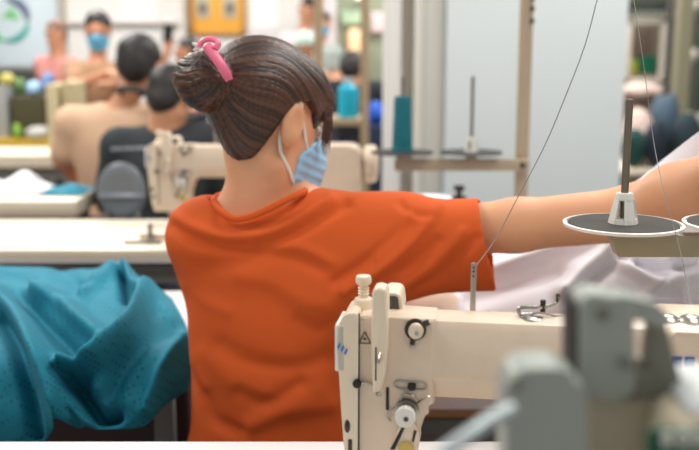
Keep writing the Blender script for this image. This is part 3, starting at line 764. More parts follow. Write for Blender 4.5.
def folded(fn, folds, noise=(.003, 25), seed=1, dirv=(0, -.8, .6), amp=2.2):
    d = np.array(dirv)
    def g(u, v):
        p = fn(u, v); px, py = PXV(p); h = np.zeros(len(u))
        for line, w, a in folds:
            s = seg_dist(px, py, line)
            h += amp*a*np.exp(-(s/w)**2)
        h += noise[0]*sn(p[:, 0], p[:, 1], p[:, 2], noise[1], seed)+noise[0]*.4*sn(p[:, 0], p[:, 1], p[:, 2], noise[1]*2.7, seed+1)
        return p+h[:, None]*d
    return g
# teal fabric
tealc = mat('teal_fabric', (10, 124, 148), .8, noise=.06, nscale=12, bump=.2, bscale=900)
nt = tealc.node_tree; b = nt.nodes['Principled BSDF']
tc = nt.nodes.new('ShaderNodeTexCoord'); mp = nt.nodes.new('ShaderNodeMapping'); mp.inputs['Scale'].default_value = (95, 95, 95); mp.inputs['Rotation'].default_value = (.9, .3, .5)
vo = nt.nodes.new('ShaderNodeTexVoronoi'); vo.inputs['Randomness'].default_value = 0; vo.inputs['Scale'].default_value = 1
cr = nt.nodes.new('ShaderNodeValToRGB'); cr.color_ramp.elements[0].position = .20; cr.color_ramp.elements[0].color = (.3, .3, .34, 1); cr.color_ramp.elements[1].position = .32; cr.color_ramp.elements[1].color = (1, 1, 1, 1)
mu = nt.nodes.new('ShaderNodeMix'); mu.data_type = 'RGBA'; mu.blend_type = 'MULTIPLY'; mu.inputs['Factor'].default_value = .8
nt.links.new(tc.outputs['Object'], mp.inputs['Vector']); nt.links.new(mp.outputs['Vector'], vo.inputs['Vector']); nt.links.new(vo.outputs['Distance'], cr.inputs['Fac'])
src = b.inputs['Base Color'].links[0].from_socket; nt.links.new(src, mu.inputs['A']); nt.links.new(cr.outputs['Color'], mu.inputs['B']); nt.links.new(mu.outputs['Result'], b.inputs['Base Color'])
rows = [  # left to right, each from the far top edge to the hanging hem
    [(-40, 262, 2.00), (-40, 300, 1.78), (-40, 350, 1.58), (-38, 400, 1.50), (-34, 445, 1.50), (-30, 470, 1.51)],
    [(6, 266, 2.02), (6, 300, 1.78), (6, 350, 1.55), (10, 400, 1.50), (22, 434, 1.49), (30, 452, 1.51)],
    [(50, 268, 2.02), (46, 296, 1.76), (46, 350, 1.52), (50, 400, 1.475), (54, 420, 1.47), (56, 430, 1.48)],
    [(95, 269, 2.00), (90, 300, 1.74), (92, 350, 1.52), (98, 395, 1.47), (100, 415, 1.465), (102, 428, 1.475)],
    [(122, 263, 1.96), (122, 296, 1.74), (130, 345, 1.53), (138, 390, 1.48), (142, 412, 1.475), (143, 425, 1.48)],
    [(137, 276, 1.93), (150, 306, 1.74), (162, 340, 1.56), (168, 375, 1.51), (168, 395, 1.505), (165, 405, 1.51)],
    [(172, 299, 1.86), (184, 322, 1.72), (192, 345, 1.60), (192, 365, 1.56), (190, 380, 1.56), (188, 390, 1.56)]]
TF = [([(0, 294), (22, 318), (42, 360), (58, 405), (66, 432)], 8, .030), ([(0, 318), (15, 345), (28, 390), (35, 430)], 7, -.022), ([(16, 300), (45, 325), (70, 350), (82, 372)], 9, -.020),
      ([(40, 292), (62, 303), (82, 322), (100, 338)], 9, .026), ([(150, 292), (135, 325), (112, 348), (92, 362), (66, 364)], 8, .034), ([(66, 374), (80, 392), (95, 412), (112, 412)], 9, -.034),
      ([(60, 375), (70, 400), (88, 425)], 5, .012), ([(112, 268), (100, 280), (84, 292)], 6, .016), ([(127, 262), (131, 278), (140, 292)], 5, .018), ([(122, 276), (124, 298)], 5, -.022),
      ([(186, 326), (150, 340), (122, 366), (108, 395)], 10, -.012), ([(160, 300), (172, 318), (186, 335)], 7, .010), ([(183, 340), (160, 375), (146, 410)], 7, .010), ([(60, 270), (75, 285), (62, 300)], 8, -.008), ([(0, 276), (40, 282), (90, 284)], 6, -.008)]
o = sheet('teal_fabric', tealc, folded(net(rows), TF, (.006, 26), 6), 150, 130, .002)
tag(o, 'crumpled teal perforated fabric heaped over the side table, left of the woman in orange', 'fabric')
# white cloth lifted by the outstretched hand
whc = mat('white_cloth', (236, 236, 242), .8, noise=.03, nscale=6, bump=.15, bscale=600)
rows = [  # u: from left to right; v: from the upper edge down
    [(388, 296, 1.90), (388, 304, 1.80), (388, 312, 1.72), (388, 320, 1.65)],
    [(440, 282, 1.88), (440, 298, 1.74), (440, 320, 1.66), (440, 352, 1.62)],
    [(500, 236, 1.80), (500, 268, 1.66), (502, 305, 1.60), (504, 352, 1.58)],
    [(560, 214, 1.74), (562, 255, 1.60), (564, 300, 1.55), (566, 352, 1.54)],
    [(625, 189, 1.66), (628, 240, 1.54), (630, 295, 1.51), (632, 352, 1.50)],
    [(668, 156, 1.56), (674, 225, 1.50), (678, 290, 1.49), (680, 352, 1.48)],
    [(702, 130, 1.44), (712, 210, 1.45), (720, 285, 1.46), (724, 352, 1.46)],
    [(738, 112, 1.38), (742, 205, 1.43), (748, 283, 1.45), (752, 352, 1.455)],
    [WR+Vector((.085, .035, -.052)), (770, 200, 1.42), (775, 280, 1.44), (780, 352, 1.45)]]
WF = [([(440, 286), (510, 262), (560, 246), (612, 238)], 8, .022), ([(470, 300), (530, 280), (560, 272)], 9, -.012), ([(562, 290), (580, 270), (604, 250)], 7, .016), ([(574, 300), (598, 276), (620, 258)], 6, -.012),
      ([(612, 258), (632, 272), (655, 284)], 5, .012), ([(640, 262), (668, 270), (699, 262)], 6, -.010), ([(645, 300), (660, 285), (690, 276)], 7, .010), ([(668, 258), (680, 290), (690, 310)], 5, .008), ([(590, 300), (640, 296), (699, 300)], 6, -.008), ([(630, 190), (650, 178), (690, 150)], 6, .006), ([(655, 172), (662, 186)], 3, -.006)]
wc = sheet('white_cloth', whc, folded(net(rows), WF, (.004, 20), 9, (0, -.9, .4)), 160, 90, .0018)
tag(wc, 'large white cloth pulled up to the right by the outstretched arm', 'cloth')
rows = [[(396, 206, 2.75), (396, 200, 2.72), (396, 222, 2.60)], [(430, 206, 2.80), (428, 195, 2.72), (430, 222, 2.60)], [(462, 210, 2.80), (462, 199, 2.72), (465, 222, 2.60)], [(486, 214, 2.80), (486, 206, 2.72), (488, 222, 2.60)]]
o = sheet('white_cloth', whc, folded(net(rows), [], (.003, 30), 3), 50, 30, .002); tag(o, 'white cloth heap seen just above the orange sleeve on the second table', 'cloth')
# pale fabric scrap under the sleeve
rows = [[(398, 316, 1.64), (398, 300, 1.66), (400, 300, 1.74)], [(412, 318, 1.60), (412, 292, 1.64), (414, 290, 1.74)], [(440, 318, 1.60), (442, 291, 1.64), (444, 288, 1.74)], [(458, 318, 1.62), (458, 300, 1.66), (460, 298, 1.74)]]
o = sheet('beige_cloth', mat('beige_cloth_m', (206, 180, 160), .85), folded(net(rows), [], (.003, 30), 4), 40, 24, .002); tag(o, 'small beige cloth bunched just below the orange sleeve', 'cloth')
# cloths on the third table
for nm, lab, m_, x0, x1, y0, y1, h in (('teal_fabric', 'flat teal fabric strip lying on the third row table by the tan shirt', tealc, 50, 92, 3.36, 3.56, .02), ('white_cloth', 'blurred white cloth heap on the third row table at the left edge', whc, -12, 48, 3.42, 3.60, .06)):
    a = P(x0, 190, 3.5).x; b_ = P(x1, 190, 3.5).x
    def fn(u, v, a=a, b_=b_, y0=y0, y1=y1, h=h):
        e = np.minimum(np.minimum(u, 1-u), np.minimum(v, 1-v)); k = np.clip(e*4, 0, 1); k = k*k*(3-2*k)
        x = a+(b_-a)*u; y = y0+(y1-y0)*v
        if nm == 'white_cloth': y = np.minimum(y, 3.575)
        return np.stack([x, y, .765+k*h*(.7+.3*np.sin(u*9+v*4))], 1)
    o = sheet(nm, m_, fn, 40, 24, .003); tag(o, lab, 'fabric' if 'teal' in nm else 'cloth')
# ================================================================== the hall
def struct(o): o['kind'] = 'structure'; return o
def slab(name, lo, hi, m, r=.0):
    bm = B(); c = [(a+b)/2 for a, b in zip(lo, hi)]; s = [abs(b-a) for a, b in zip(lo, hi)]; box(bm, (0, 0, 0), s, r)
    o = obj(name, bm, m, smooth=False); o.location = c; return struct(o)
floor_m = mat('grey_floor', (104, 98, 92), .5, noise=.12, nscale=4)
slab('floor', (-6.5, -1.2, -.1), (6.5, 9.3, 0), floor_m)
slab('wall_back', (-6.5, 9.1, 0), (6.5, 9.3, 3.6), white_wall)
slab('wall_left', (-6.6, -1.2, 0), (-6.5, 9.3, 3.6), white_wall)
slab('wall_right', (6.5, -1.2, 0), (6.6, 9.3, 3.6), white_wall)
# white column with a narrow return on its left
colm = mat('column_paint', (206, 214, 216), .6, noise=.03, nscale=3)
colw = mat('column_side_paint', (222, 220, 212), .6, noise=.03, nscale=3)
a = P(446, 100, 3.6).x; b_ = P(624, 100, 3.6).x
slab('column', (a, 3.6, 0), (b_, 4.4, 3.2), colm, .004)
slab('trim_1', (P(414, 100, 3.7).x, 3.68, 0), (a-.001, 4.4, 3.2), colw, .01)
slab('trim_2', (P(402, 100, 3.8).x, 3.80, 0), (P(414, 100, 3.7).x-.001, 4.4, 3.2), mat('taupe_paint', (216, 208, 198), .6), .004)
slab('trim_3', (P(384, 100, 3.75).x, 3.73, 0), (P(402, 100, 3.75).x-.002, 3.93, 3.2), white_wall, .02)
slab('trim_4', (P(426, 100, 3.6).x-.004, 3.66, 0), (P(426, 100, 3.6).x+.004, 3.68, 3.2), mat('trim_grey', (196, 196, 190), .6), .001)
# dark partition with a framed opening, right of the column
darkw = mat('dark_green_grey', (84, 88, 78), .7, noise=.2, nscale=6)
Y = 7.4
xr = lambda px, y=Y: P(px, 60, y).x
zr = lambda py, y=Y: P(640, py, y).z
x0, x1 = xr(629), xr(658)
slab('wall_right_partition', (xr(604), Y, 0), (x0-.02, Y+.1, 3.0), mat('partition_beige', (206, 196, 184), .7))
slab('wall_right_partition', (x0-.02, Y, zr(22)), (6.4, Y+.1, 3.0), darkw)
slab('wall_right_partition', (xr(667), Y, 0), (6.4, Y+.1, zr(22)), darkw)
slab('wall_right_partition', (x0-.02, Y, 0), (xr(667), Y+.1, zr(82)), mat('partition_beige', (206, 196, 184), .7))
wf = thing('window_1', None, None, (0, 0, 0)) if 0 else None
bm = B()
for (p0, p1, q0, q1) in ((623, 629, 18, 86), (659, 666, 18, 86), (623, 666, 16, 24), (623, 666, 78, 84)):
    box(bm, ((xr(p0)+xr(p1))/2, Y-.02, (zr(q0)+zr(q1))/2), (xr(p1)-xr(p0), .06, zr(q0)-zr(q1)), .004)
struct(obj('window_1', bm, mat('pale_frame', (216, 208, 196), .6)))
slab('wall_back_recess', (xr(620), 8.6, 0), (xr(670)+.4, 8.7, 2.5), mat('recess_brown', (140, 128, 112), .7, noise=.3, nscale=3))
def simple_box(name, px0, px1, py0, py1, y, d, m, label, cat, group=None, r=.01):
    a = P(px0, py0, y); b_ = P(px1, py1, y); bm = B(); s = (b_.x-a.x, d, a.z-b_.z); box(bm, (0, 0, s[2]/2), s, r, seg=3)
    o = obj(name, bm, m); o.location = ((a.x+b_.x)/2, y+d/2, b_.z); tag(o, label, cat, group); return o
green_p = mat('green_plastic', (30, 116, 86), .5)
simple_box('crate', 642, 657, 56, 74, 8.1, .2, green_p, 'green crate seen through the framed opening right of the column', 'crate')
simple_box('crate', 628, 638, 60, 74, 8.1, .2, mat('lime_plastic', (168, 180, 70), .5), 'small lime green crate seen through the framed opening', 'crate')
simple_box('carton', 630, 652, 28, 55.6, 8.1, .2, mat('dark_carton', (120, 104, 92), .7), 'brown carton high inside the framed opening', 'carton')
# shelf under those crates
simple_box('shelf', 622, 667, 74.5, 78.5, 8.0, .5, mat('shelf_brown', (150, 130, 108), .6), 'brown shelf carrying the green crates inside the framed opening', 'shelf')
# steel post at the right
post = slab('column', (P(679, 50, 6.2).x, 6.2, 0), (P(692, 50, 6.2).x, 6.32, 3.2), mat('olive_post', (124, 120, 98), .6))
slab('column', (P(668, 50, 6.6).x, 6.6, 0), (P(672, 50, 6.6).x, 6.66, 3.2), mat('dark_post', (70, 70, 64), .6))
# valance strip under the dark beam
slab('trim_5', (xr(622), Y-.06, zr(14)), (6.3, Y-.001, zr(2)), mat('valance', (60, 66, 60), .7))
bm = B()
for k in range(9): box(bm, (xr(628+k*5), Y-.08, zr(15)), (.015, .02, .05), .002)
struct(obj('trim_6', bm, mat('light_fringe', (150, 152, 140), .7)))
# bench with piled pale and dark clothes at the right
by = 5.2
bt = table('low bench of piled clothes right of the column', P(620, 100, by).x, P(760, 100, by).x, by, by+.6, .62, beige_lam, grey_metal, .04, name='bench')
def lump(name, px0, px1, py0, py1, y, d, m, label, seed, cat='clothes', amp=.016, flat=True):
    a = P(px0, py0, y); b_ = P(px1, py1, y); c = (np.array(a)+np.array(b_))/2; rx = abs(b_.x-a.x)/2; rz = abs(a.z-b_.z)/2
    lo = c-np.array((rx, d/2, rz))-.03; hi = c+np.array((rx, d/2, rz))+.03
    f = Field(lo, hi, max(.008, rx/26)); r = np.random.default_rng(seed)
    f.ell(c-np.array((0, 0, rz*.12)), (rx*.95, d*.45, rz*.85), k=.02)
    for i in range(5):
        q = c+np.array((r.uniform(-.5, .5)*rx, r.uniform(-.2, .2)*d, r.uniform(-.5, .4)*rz)); f.ell(q, (rx*r.uniform(.35, .5), d*.3, rz*r.uniform(.35, .55)), k=.02)
    f.plane((0, 0, b_.z), (0, 0, -1), lo, hi, .004)
    o = f.mesh(name, m, None, (c[0], c[1], b_.z), disp=lambda p, n: p+n*(amp*.6*sn(p[:, 0], p[:, 1], p[:, 2], 30, seed))[:, None]); o.location = (c[0], c[1], b_.z)
    tag(o, label, cat); return o
zt = lambda y, z: 225-FPX*math.tan(math.atan((z-CAMZ)/y)+PITCH)     # picture height of a level at distance y
b0 = zt(5.25, .62)
pinkc = mat('pale_pink_cloth', (200, 178, 168), .85); dnavy = mat('dark_navy_cloth', (28, 38, 50), .85); jeans = mat('denim_blue_cloth', (56, 74, 90), .85, noise=.2, nscale=12); dgreen = mat('dark_green_cloth', (16, 58, 54), .85)
lump('clothes_pile', 624, 652, 98, b0, 5.45, .30, pinkc, 'pale pink clothes pile beside the column, below the framed opening', 2)
lump('clothes_pile', 622, 645, 122, b0, 5.28, .14, dgreen, 'dark green clothes pile low against the column edge', 3)
lump('clothes_pile', 650, 676, 86, b0, 5.45, .26, jeans, 'denim blue clothes pile by the olive steel post', 4)
lump('clothes_pile', 645, 668, 112, b0, 5.28, .14, dnavy, 'dark navy clothes pile in front of the denim pile', 5)
lump('clothes_pile', 672, 700, 104, b0, 5.30, .2, mat('black_teal_cloth', (24, 44, 52), .85), 'blackish clothes pile at the right picture edge', 6)
bm = B(); box(bm, (0, 0, 0), (.5, .03, .10), .004); o = obj('shelf_board', bm, mat('pink_beige', (222, 200, 186), .7), smooth=True); o.location = (P(645, 90, 6.9).x, 6.95, P(645, 90, 6.9).z); o.name = 'ledge'
bpy.data.objects.remove(o)
lump('cloth_bundle', 622, 664, 80, 99, 6.9, .3, pinkc, 'pinkish cloth bundle resting under the framed opening', 8)
simple_box('cupboard', 620, 668, 98.5, zt(6.9, 0), 6.85, .45, mat('cupboard_brown', (112, 92, 80), .7), 'brown low cupboard behind the clothes piles', 'cupboard')
# dark rack with pale rolls, far right
rk = thing('storage_rack', 'dark storage rack with pale rolls at the right picture edge', 'rack', (P(720, 50, 6.8).x, 6.8, 0))
for sx in (-.15, .35):
    for sy in (0, .4):
        bm = B(); box(bm, (sx, sy, 1.1), (.03, .03, 2.2), .003); obj('post', bm, darkw, rk)
for z in (.2, .7, 1.15, 1.5, 1.9):
    bm = B(); box(bm, (.1, .2, z), (.53, .43, .03), .003); obj('shelf', bm, darkw, rk)
for i, z in enumerate((.715, 1.165, 1.515)):
    for j in range(3):
        bm = B(); cyl(bm, (0, 0, .045), (0, .36, .045), .045, seg=20, bev=.004); o = obj('fabric_roll', bm, mat('pale_roll', (180, 178, 166), .8)); o.location = (rk.location.x-.07+j*.13, 6.81, z)
        tag(o, 'pale fabric roll stored on the dark rack at the right edge', 'roll', 'pale rolls on the dark rack')

# ------------------------------------------------------------------ back wall, left and centre
Yb = 9.088
def wb(px, py, y=Yb): return P(px, py, y)
bn = thing('banner', 'pale blue white banner with a green and teal round mark, top left', 'banner', (wb(28, 60).x, Yb, wb(28, 66).z)); bo = Vector(bn.location)
w0, w1 = wb(-14, 0).x-bo.x, wb(60, 0).x-bo.x; h = wb(0, -90).z-bo.z
bm = B(); box(bm, ((w0+w1)/2, 0, h/2), (w1-w0, .02, h), .002); obj('sheet', bm, mat('banner_white', (214, 228, 236), .5), bn)
def arc_strip(cx, cy, R, a0, a1, w, m, nm):
    n = 20; bm = B(); prev = None
    for k in range(n+1):
        t = k/n; a = math.radians(a0+(a1-a0)*t); ww = w*(.35+.65*math.sin(math.pi*t))
        i = wb(cx+(R-ww)*math.cos(a), cy-(R-ww)*math.sin(a)); o_ = wb(cx+(R+ww)*math.cos(a), cy-(R+ww)*math.sin(a))
        q = [bm.verts.new((p.x-bo.x, -.013, p.z-bo.z)) for p in (i, o_)]
        if prev: bm.faces.new([prev[0], q[0], q[1], prev[1]])
        prev = q
    thick(obj(nm, bm, m, bn), .003)
arc_strip(8, 20, 20, 95, -5, 4.0, mat('logo_navy', (92, 104, 142), .5), 'mark_arc'); arc_strip(8, 20, 21, -8, -100, 3.2, mat('logo_teal', (30, 168, 156), .5), 'mark_arc')
arc_strip(8, 20, 20, -100, -140, 4.0, mat('logo_green', (96, 200, 130), .5), 'mark_arc')
for dx, dy, an in ((0, 0, .5), (4, -3, 1.3), (7, 2, 0.0)):
    p = wb(8+dx, 15+dy); bm = B(); ell(bm, (p.x-bo.x, -.012, p.z-bo.z), (.055, .004, .025), Euler((0, -an, 0)).to_matrix(), 2); obj('mark_leaf', bm, mat('logo_leaf', (110, 196, 110), .5), bn)
slab('trim_7', (wb(60, 0).x, 9.0, 0), (wb(66, 0).x, 9.1, 3.4), mat('tan_grey_post', (176, 168, 156), .6))
# notice board
nb = thing('notice_board', 'orange yellow notice board with two grey pictures above the bun', 'notice board', (wb(218, 34).x, Yb, wb(218, 35).z)); o0 = nb.location
hw = (wb(247, 0).x-wb(190, 0).x)/2; hh = wb(0, -22).z-o0.z
bm = B(); box(bm, (0, 0, hh/2), (2*hw, .03, hh), .004); obj('board', bm, mat('board_orange', (226, 164, 62), .6, noise=.1, nscale=8), nb)
bm = B()
for s in (-1, 1): box(bm, (s*(hw-.02), -.02, hh/2), (.04, .03, hh), .004)
for z in (.02, hh-.02): box(bm, (0, -.02, z), (2*hw, .03, .04), .004)
obj('frame', bm, mat('board_frame', (190, 138, 60), .6), nb)
for px in (203, 230):
    p = wb(px, 7); bm = B(); box(bm, (p.x-o0.x, -.02, p.z-o0.z), (.13, .008, .2), .002); pc = obj('picture', bm, mat('grey_print', (186, 176, 150), .6), nb)
    bm = B(); ell(bm, (p.x-o0.x, -.026, p.z-o0.z-.01), (.045, .004, .06), None, 2); obj('figure', bm, mat('dark_print', (110, 106, 98), .6), pc)
def paper(px0, px1, py0, py1, m, label, y=Yb):
    a = P(px0, py0, y); b_ = P(px1, py1, y); bm = B(); box(bm, (0, 0, (a.z-b_.z)/2), (b_.x-a.x, .008, a.z-b_.z), .001); o = obj('paper_sheet', bm, m); o.location = ((a.x+b_.x)/2, y+.006, b_.z); tag(o, label, 'paper')
paper(251, 278, -10, 31, mat('paper_white', (236, 236, 238), .6), 'white paper sheet on the wall right of the orange notice board')
paper(120, 160, -15, 22, mat('paper_pinkish', (232, 226, 226), .6), 'pale paper sheet on the wall above the dark haired head')
slab('trim_8', (wb(66, 0).x, 9.04, wb(0, 24).z), (wb(190, 0).x, 9.1, wb(0, 21).z), mat('rail_grey', (204, 198, 192), .6))
slab('trim_9', (P(178, 0, 8.9).x, 8.9, 0), (P(184, 0, 8.9).x, 9.0, 3.4), mat('rail_grey', (204, 198, 192), .6))
slab('trim_10', (P(324, 0, 8.0).x, 8.0, 0), (P(336, 0, 8.0).x, 8.1, 3.2), mat('pinkish_post', (214, 202, 204), .6), .02)
# green and grey machinery zone behind the brown rack
simple_box('machine_cabinet', 334, 386, -20, zt(8.2, 0), 8.2, .6, mat('cabinet_green_grey', (142, 148, 126), .6, noise=.25, nscale=5), 'grey green machine cabinet behind the tan rack, right of the head', 'cabinet')
simple_box('panel_light', 341, 362, 10, 24, 8.15, .05, mat('pale_green_panel', (186, 214, 180), .5), 'pale green panel high behind the tan rack', 'panel')
simple_box('panel_light', 371, 384, 12, 32, 8.15, .05, mat('pale_pink_panel', (226, 204, 204), .5), 'pale pink panel beside the white pipe', 'panel')
o = simple_box('lantern', 348, 360, 29, 54, 8.08, .12, mat('peach_lamp', (255, 208, 160), .5, emit=.55), 'glowing peach coloured lamp left of the tan rack post', 'lamp', r=.03)
p = P(354, 29, 7.46); q = P(354, -60, 7.46); bm = B(); cyl(bm, (0, 0, 0), (0, 0, q.z-p.z), .006, seg=10); o = obj('cord', bm, dark_steel); bpy.data.objects.remove(o)
# ceiling lamp glimpse
p = P(362, -1, 8.12); bm = B(); lathe(bm, [(0, 0), (.05, .008), (.06, .03), (.03, .06), (0, .07)], (0, 0, 0)); o = obj('hanging_lamp', bm, mat('lamp_glow', (255, 252, 245), .5, emit=3)); o.location = p; tag(o, 'bright small lamp at the top edge above the tan rack post', 'lamp')
# tan rack with shelf
Yr = 4.6
rx = lambda px: P(px, 60, Yr).x
zs = P(340, 119, Yr).z
rk = thing('rack', 'tan frame rack with a shelf of bottles, right of the face mask', 'rack', (rx(345), Yr+.15, 0)); ox = rk.location.x
woodm = mat('tan_rack_paint', (182, 160, 130), .6)
for px in (318, 365):
    for sy in (-.13, .13):
        bm = B(); box(bm, (rx(px)-ox, sy, 1.1), (.038, .03, 2.2), .003); obj('post', bm, woodm, rk)
for z in (zs-.016, .35):
    bm = B(); box(bm, (rx(341.5)-ox, 0, z), (rx(365)-rx(318), .28, .032), .004); obj('shelf', bm, woodm, rk)
def bottle(px, py0, zb, y, r, m, label):
    h = P(px, py0, y).z-zb; bm = B()
    lathe(bm, [(0, 0), (r*.95, 0), (r, .01), (r, h*.68), (r*.92, h*.76), (r*.45, h*.86), (r*.45, h*.9), (0, h*.9)], (0, 0, 0))
    o = obj('bottle', bm, m); o.location = (P(px, 100, y).x, y, zb); tag(o, label, 'bottle')
    bm = B(); lathe(bm, [(r*.5, h*.88), (r*.55, h*.88), (r*.55, h), (0, h)], (0, 0, 0)); obj('cap', bm, mat('bottle_cap', (190, 210, 220), .5), o)
bottle(348, 78, zs, Yr+.10, .048, mat('cyan_plastic', (20, 176, 210), .35), 'large cyan bottle standing on the tan rack shelf')
blob_black = mat('black_bag_cloth', (34, 36, 42), .8)
# black and navy bags hanging / standing
lump('bag', 329, 359, 121.5, zt(4.9, .366), Yr+.16, .2, mat('navy_bag', (22, 50, 82), .8), 'navy bag below the cyan bottle on the tan rack', 11, 'bag')
simple_box('stool_cabinet', 366, 386, 126, zt(5.1, 0), 5.05, .3, mat('navy_cabinet', (26, 44, 78), .7), 'dark navy cabinet behind the teal spool', 'cabinet')
lump('bag', 367, 385, 99, 126, 5.17, .2, mat('royal_blue_bag', (16, 84, 190), .7), 'bright blue bag left of the teal spool', 12, 'bag')

# ------------------------------------------------------------------ people further back
hairk = mat('black_hair', (34, 29, 28), .55, noise=.3, nscale=60)
def figure(label, Hh, face, top_col, shoulders, y, hips, armsL, armsR, hs=1.0, mask=None, tilt=0, hair=hairk, shirt_m=None, hairbulk=.0, neck=.055, scale=1.0, seat=True, stand=False, knees=None, sk=None, hairlong=False):
    """Hh head centre, face direction, shoulders ((l),(r)) points; arms: [elbow, wrist, hand dir]"""
    sk = sk or skin_dark
    base = Vector((hips[0], hips[1], 0)); t = thing('person', label, 'person', base)
    F = Frame(Hh, face, (tilt, 0, 1), hs)
    Ls, Rs = Vector(shoulders[0]), Vector(shoulders[1]); mid = (Ls+Rs)/2; hp = Vector(hips); wv = (Rs-Ls)*.5; hw = wv.length
    pts = [Ls, Rs, hp, Vector(Hh)]+[Vector(q) for arm in (armsL, armsR) for q in arm[:2]]
    if knees: pts += [Vector(k) for k in knees]
    lo = np.min([tuple(p) for p in pts], 0)-.24; hi = np.max([tuple(p) for p in pts], 0)+.24; lo[2] = -.02
    def tor(f, e):
        f.ell(mid+Vector((0, 0, -.10)), (hw*.88+e, .105+e, .17), k=.06); f.ell(hp+(mid-hp)*.45, (hw*.78+e, .10+e, .20), k=.08); f.ell(hp+Vector((0, 0, .04)), (.16+e, .12+e, .13), k=.06)
        f.cap(Ls, Rs, .055+e, .055+e, .05)
    f = Field(lo, hi, .010); tor(f, -.012)
    f.cap(mid+Vector((0, 0, .0)), F(0, -.01, -.05), neck, neck*.9, .03); head(f, F)
    for sh, arm in ((Ls, armsL), (Rs, armsR)):
        f.cap(sh, arm[0], .046, .038, .04); f.cap(arm[0], arm[1], .038, .026, .02); hand(f, arm[1], arm[2], arm[3], .95, .7)
    if stand:
        for s in (-1, 1): f.cap(hp+Vector((.08*s, 0, 0)), hp+Vector((.09*s, 0, -hp.z*.48)), .075, .05, .03); f.cap(hp+Vector((.09*s, 0, -hp.z*.48)), (hp.x+.09*s, hp.y, .07), .05, .035, .02); f.cap((hp.x+.09*s, hp.y, .04), (hp.x+.09*s, hp.y-.1, .03), .035, .03)
    elif knees:
        for s, k in zip((-1, 1), knees): f.cap(hp+Vector((.08*s, 0, 0)), k, .075, .05, .04); f.cap(k, (k[0], k[1]-.03, .07), .05, .035, .02); f.cap((k[0], k[1]-.05, .035), (k[0], k[1]+.1, .03), .033, .028, .02)
    f.mesh('body', sk, t, base, relax=1)
    f = Field(lo, hi, .011); tor(f, .012)
    for sh, arm in ((Ls, armsL), (Rs, armsR)):
        a = Vector(arm[0]); c = sh.lerp(a, arm[4] if len(arm) > 4 else .75); f.cap(sh, c, .062, .058, .04)
    f.cap(mid+Vector((0, 0, .02)), F(0, 0, 0), .055, .055, .01, 's')
    f.plane(hp+Vector((0, 0, -.05)), (0, 0, -1), lo, hi)
    f.mesh('shirt', shirt_m, t, base, disp=lambda p, n: p+n*(.004*sn(p[:, 0], p[:, 1], p[:, 2], 28, 3))[:, None])
    f = Field(lo, hi, .012); f.ell(hp+Vector((0, 0, .02)), (.175, .135, .125), k=.05)
    if stand:
        for s in (-1, 1): f.cap(hp+Vector((.08*s, 0, 0)), (hp.x+.09*s, hp.y, .12), .09, .06, .03)
    elif knees:
        for s, k in zip((-1, 1), knees): f.cap(hp+Vector((.08*s, 0, 0)), k, .085, .062, .04); f.cap(k, (k[0], k[1]-.03, .12), .06, .05, .02)
    f.mesh('trousers', navy_cloth, t, base)
    f = Field(np.array(Hh)-.2, np.array(Hh)+.2, .007)
    f.ell(F(0, -.016, .04), ((.082+hairbulk)*hs, (.100+hairbulk)*hs, (.090+hairbulk)*hs), F.M, .02); f.ell(F(0, -.045, -.015), ((.068+hairbulk)*hs, (.06+hairbulk)*hs, .07*hs), F.M, .03)
    pol = poly_sd([(-.05, -.10), (-.03, -.05), (-.01, .012), (.02, .03), (.05, .02), (.062, .05), (.075, .07), (.2, .07), (.2, -.3), (-.05, -.3)])
    f.add(lambda x, y, z: pol(*F.loc(x, y, z)[1:]), np.array(Hh)-.2, np.array(Hh)+.2, .006, 's')
    if hairlong: f.cap(F(0, -.085, -.0), F(0, -.09, -.12), .04, .02, .03)
    f.mesh('hair', hair, t, base, disp=lambda p, n: p+n*(.004*sn(p[:, 0], p[:, 1], p[:, 2], 70, 3))[:, None])
    for s in (-1, 1):
        bm = B(); ell(bm, Vector(F(.031*s, .088, .010))-base, (.012*hs,)*3, sub=2); obj('eye', bm, mat('eye_dark', (60, 44, 38), .3), t)
    if mask:
        f = Field(np.array(Hh)-.17, np.array(Hh)+.17, .006); head(f, F, .007, ears=False)
        mpoly = poly_sd([(.030, -.030), (.10, .002), (.16, .002), (.16, -.13), (.06, -.118), (.035, -.09)])
        f.add(lambda x, y, z: mpoly(*F.loc(x, y, z)[1:]), np.array(Hh)-.17, np.array(Hh)+.17, .003, 'i'); f.mesh('face_mask', mask, t, base)
    return t, F
def stool_under(x, y, z, label):
    st = thing('stool', label, 'stool', (x, y, 0)); bm = B(); cyl(bm, (0, 0, z-.045), (0, 0, z), .16, seg=32, bev=.01); obj('seat', bm, mat('blue_plastic_seat', (50, 80, 130), .5), st)
    for k in range(4):
        c_, s_ = math.cos(k*math.pi/2+.78), math.sin(k*math.pi/2+.78); bm = B(); cyl(bm, (c_*.16, s_*.15, 0), (c_*.10, s_*.10, z-.04), .012); obj('leg', bm, grey_metal, st)
tan_shirt = mat('tan_checked_shirt', (206, 170, 140), .85, noise=.05, nscale=10); black_shirt = mat('black_tshirt', (38, 44, 48), .85, noise=.1)
brown_shirt = mat('brown_beige_shirt', (156, 120, 90), .85, noise=.1); pink_shirt = mat('dusty_pink_shirt', (196, 134, 128), .85)
bl_mask = mat('mask_blue_far', (96, 170, 206), .7)
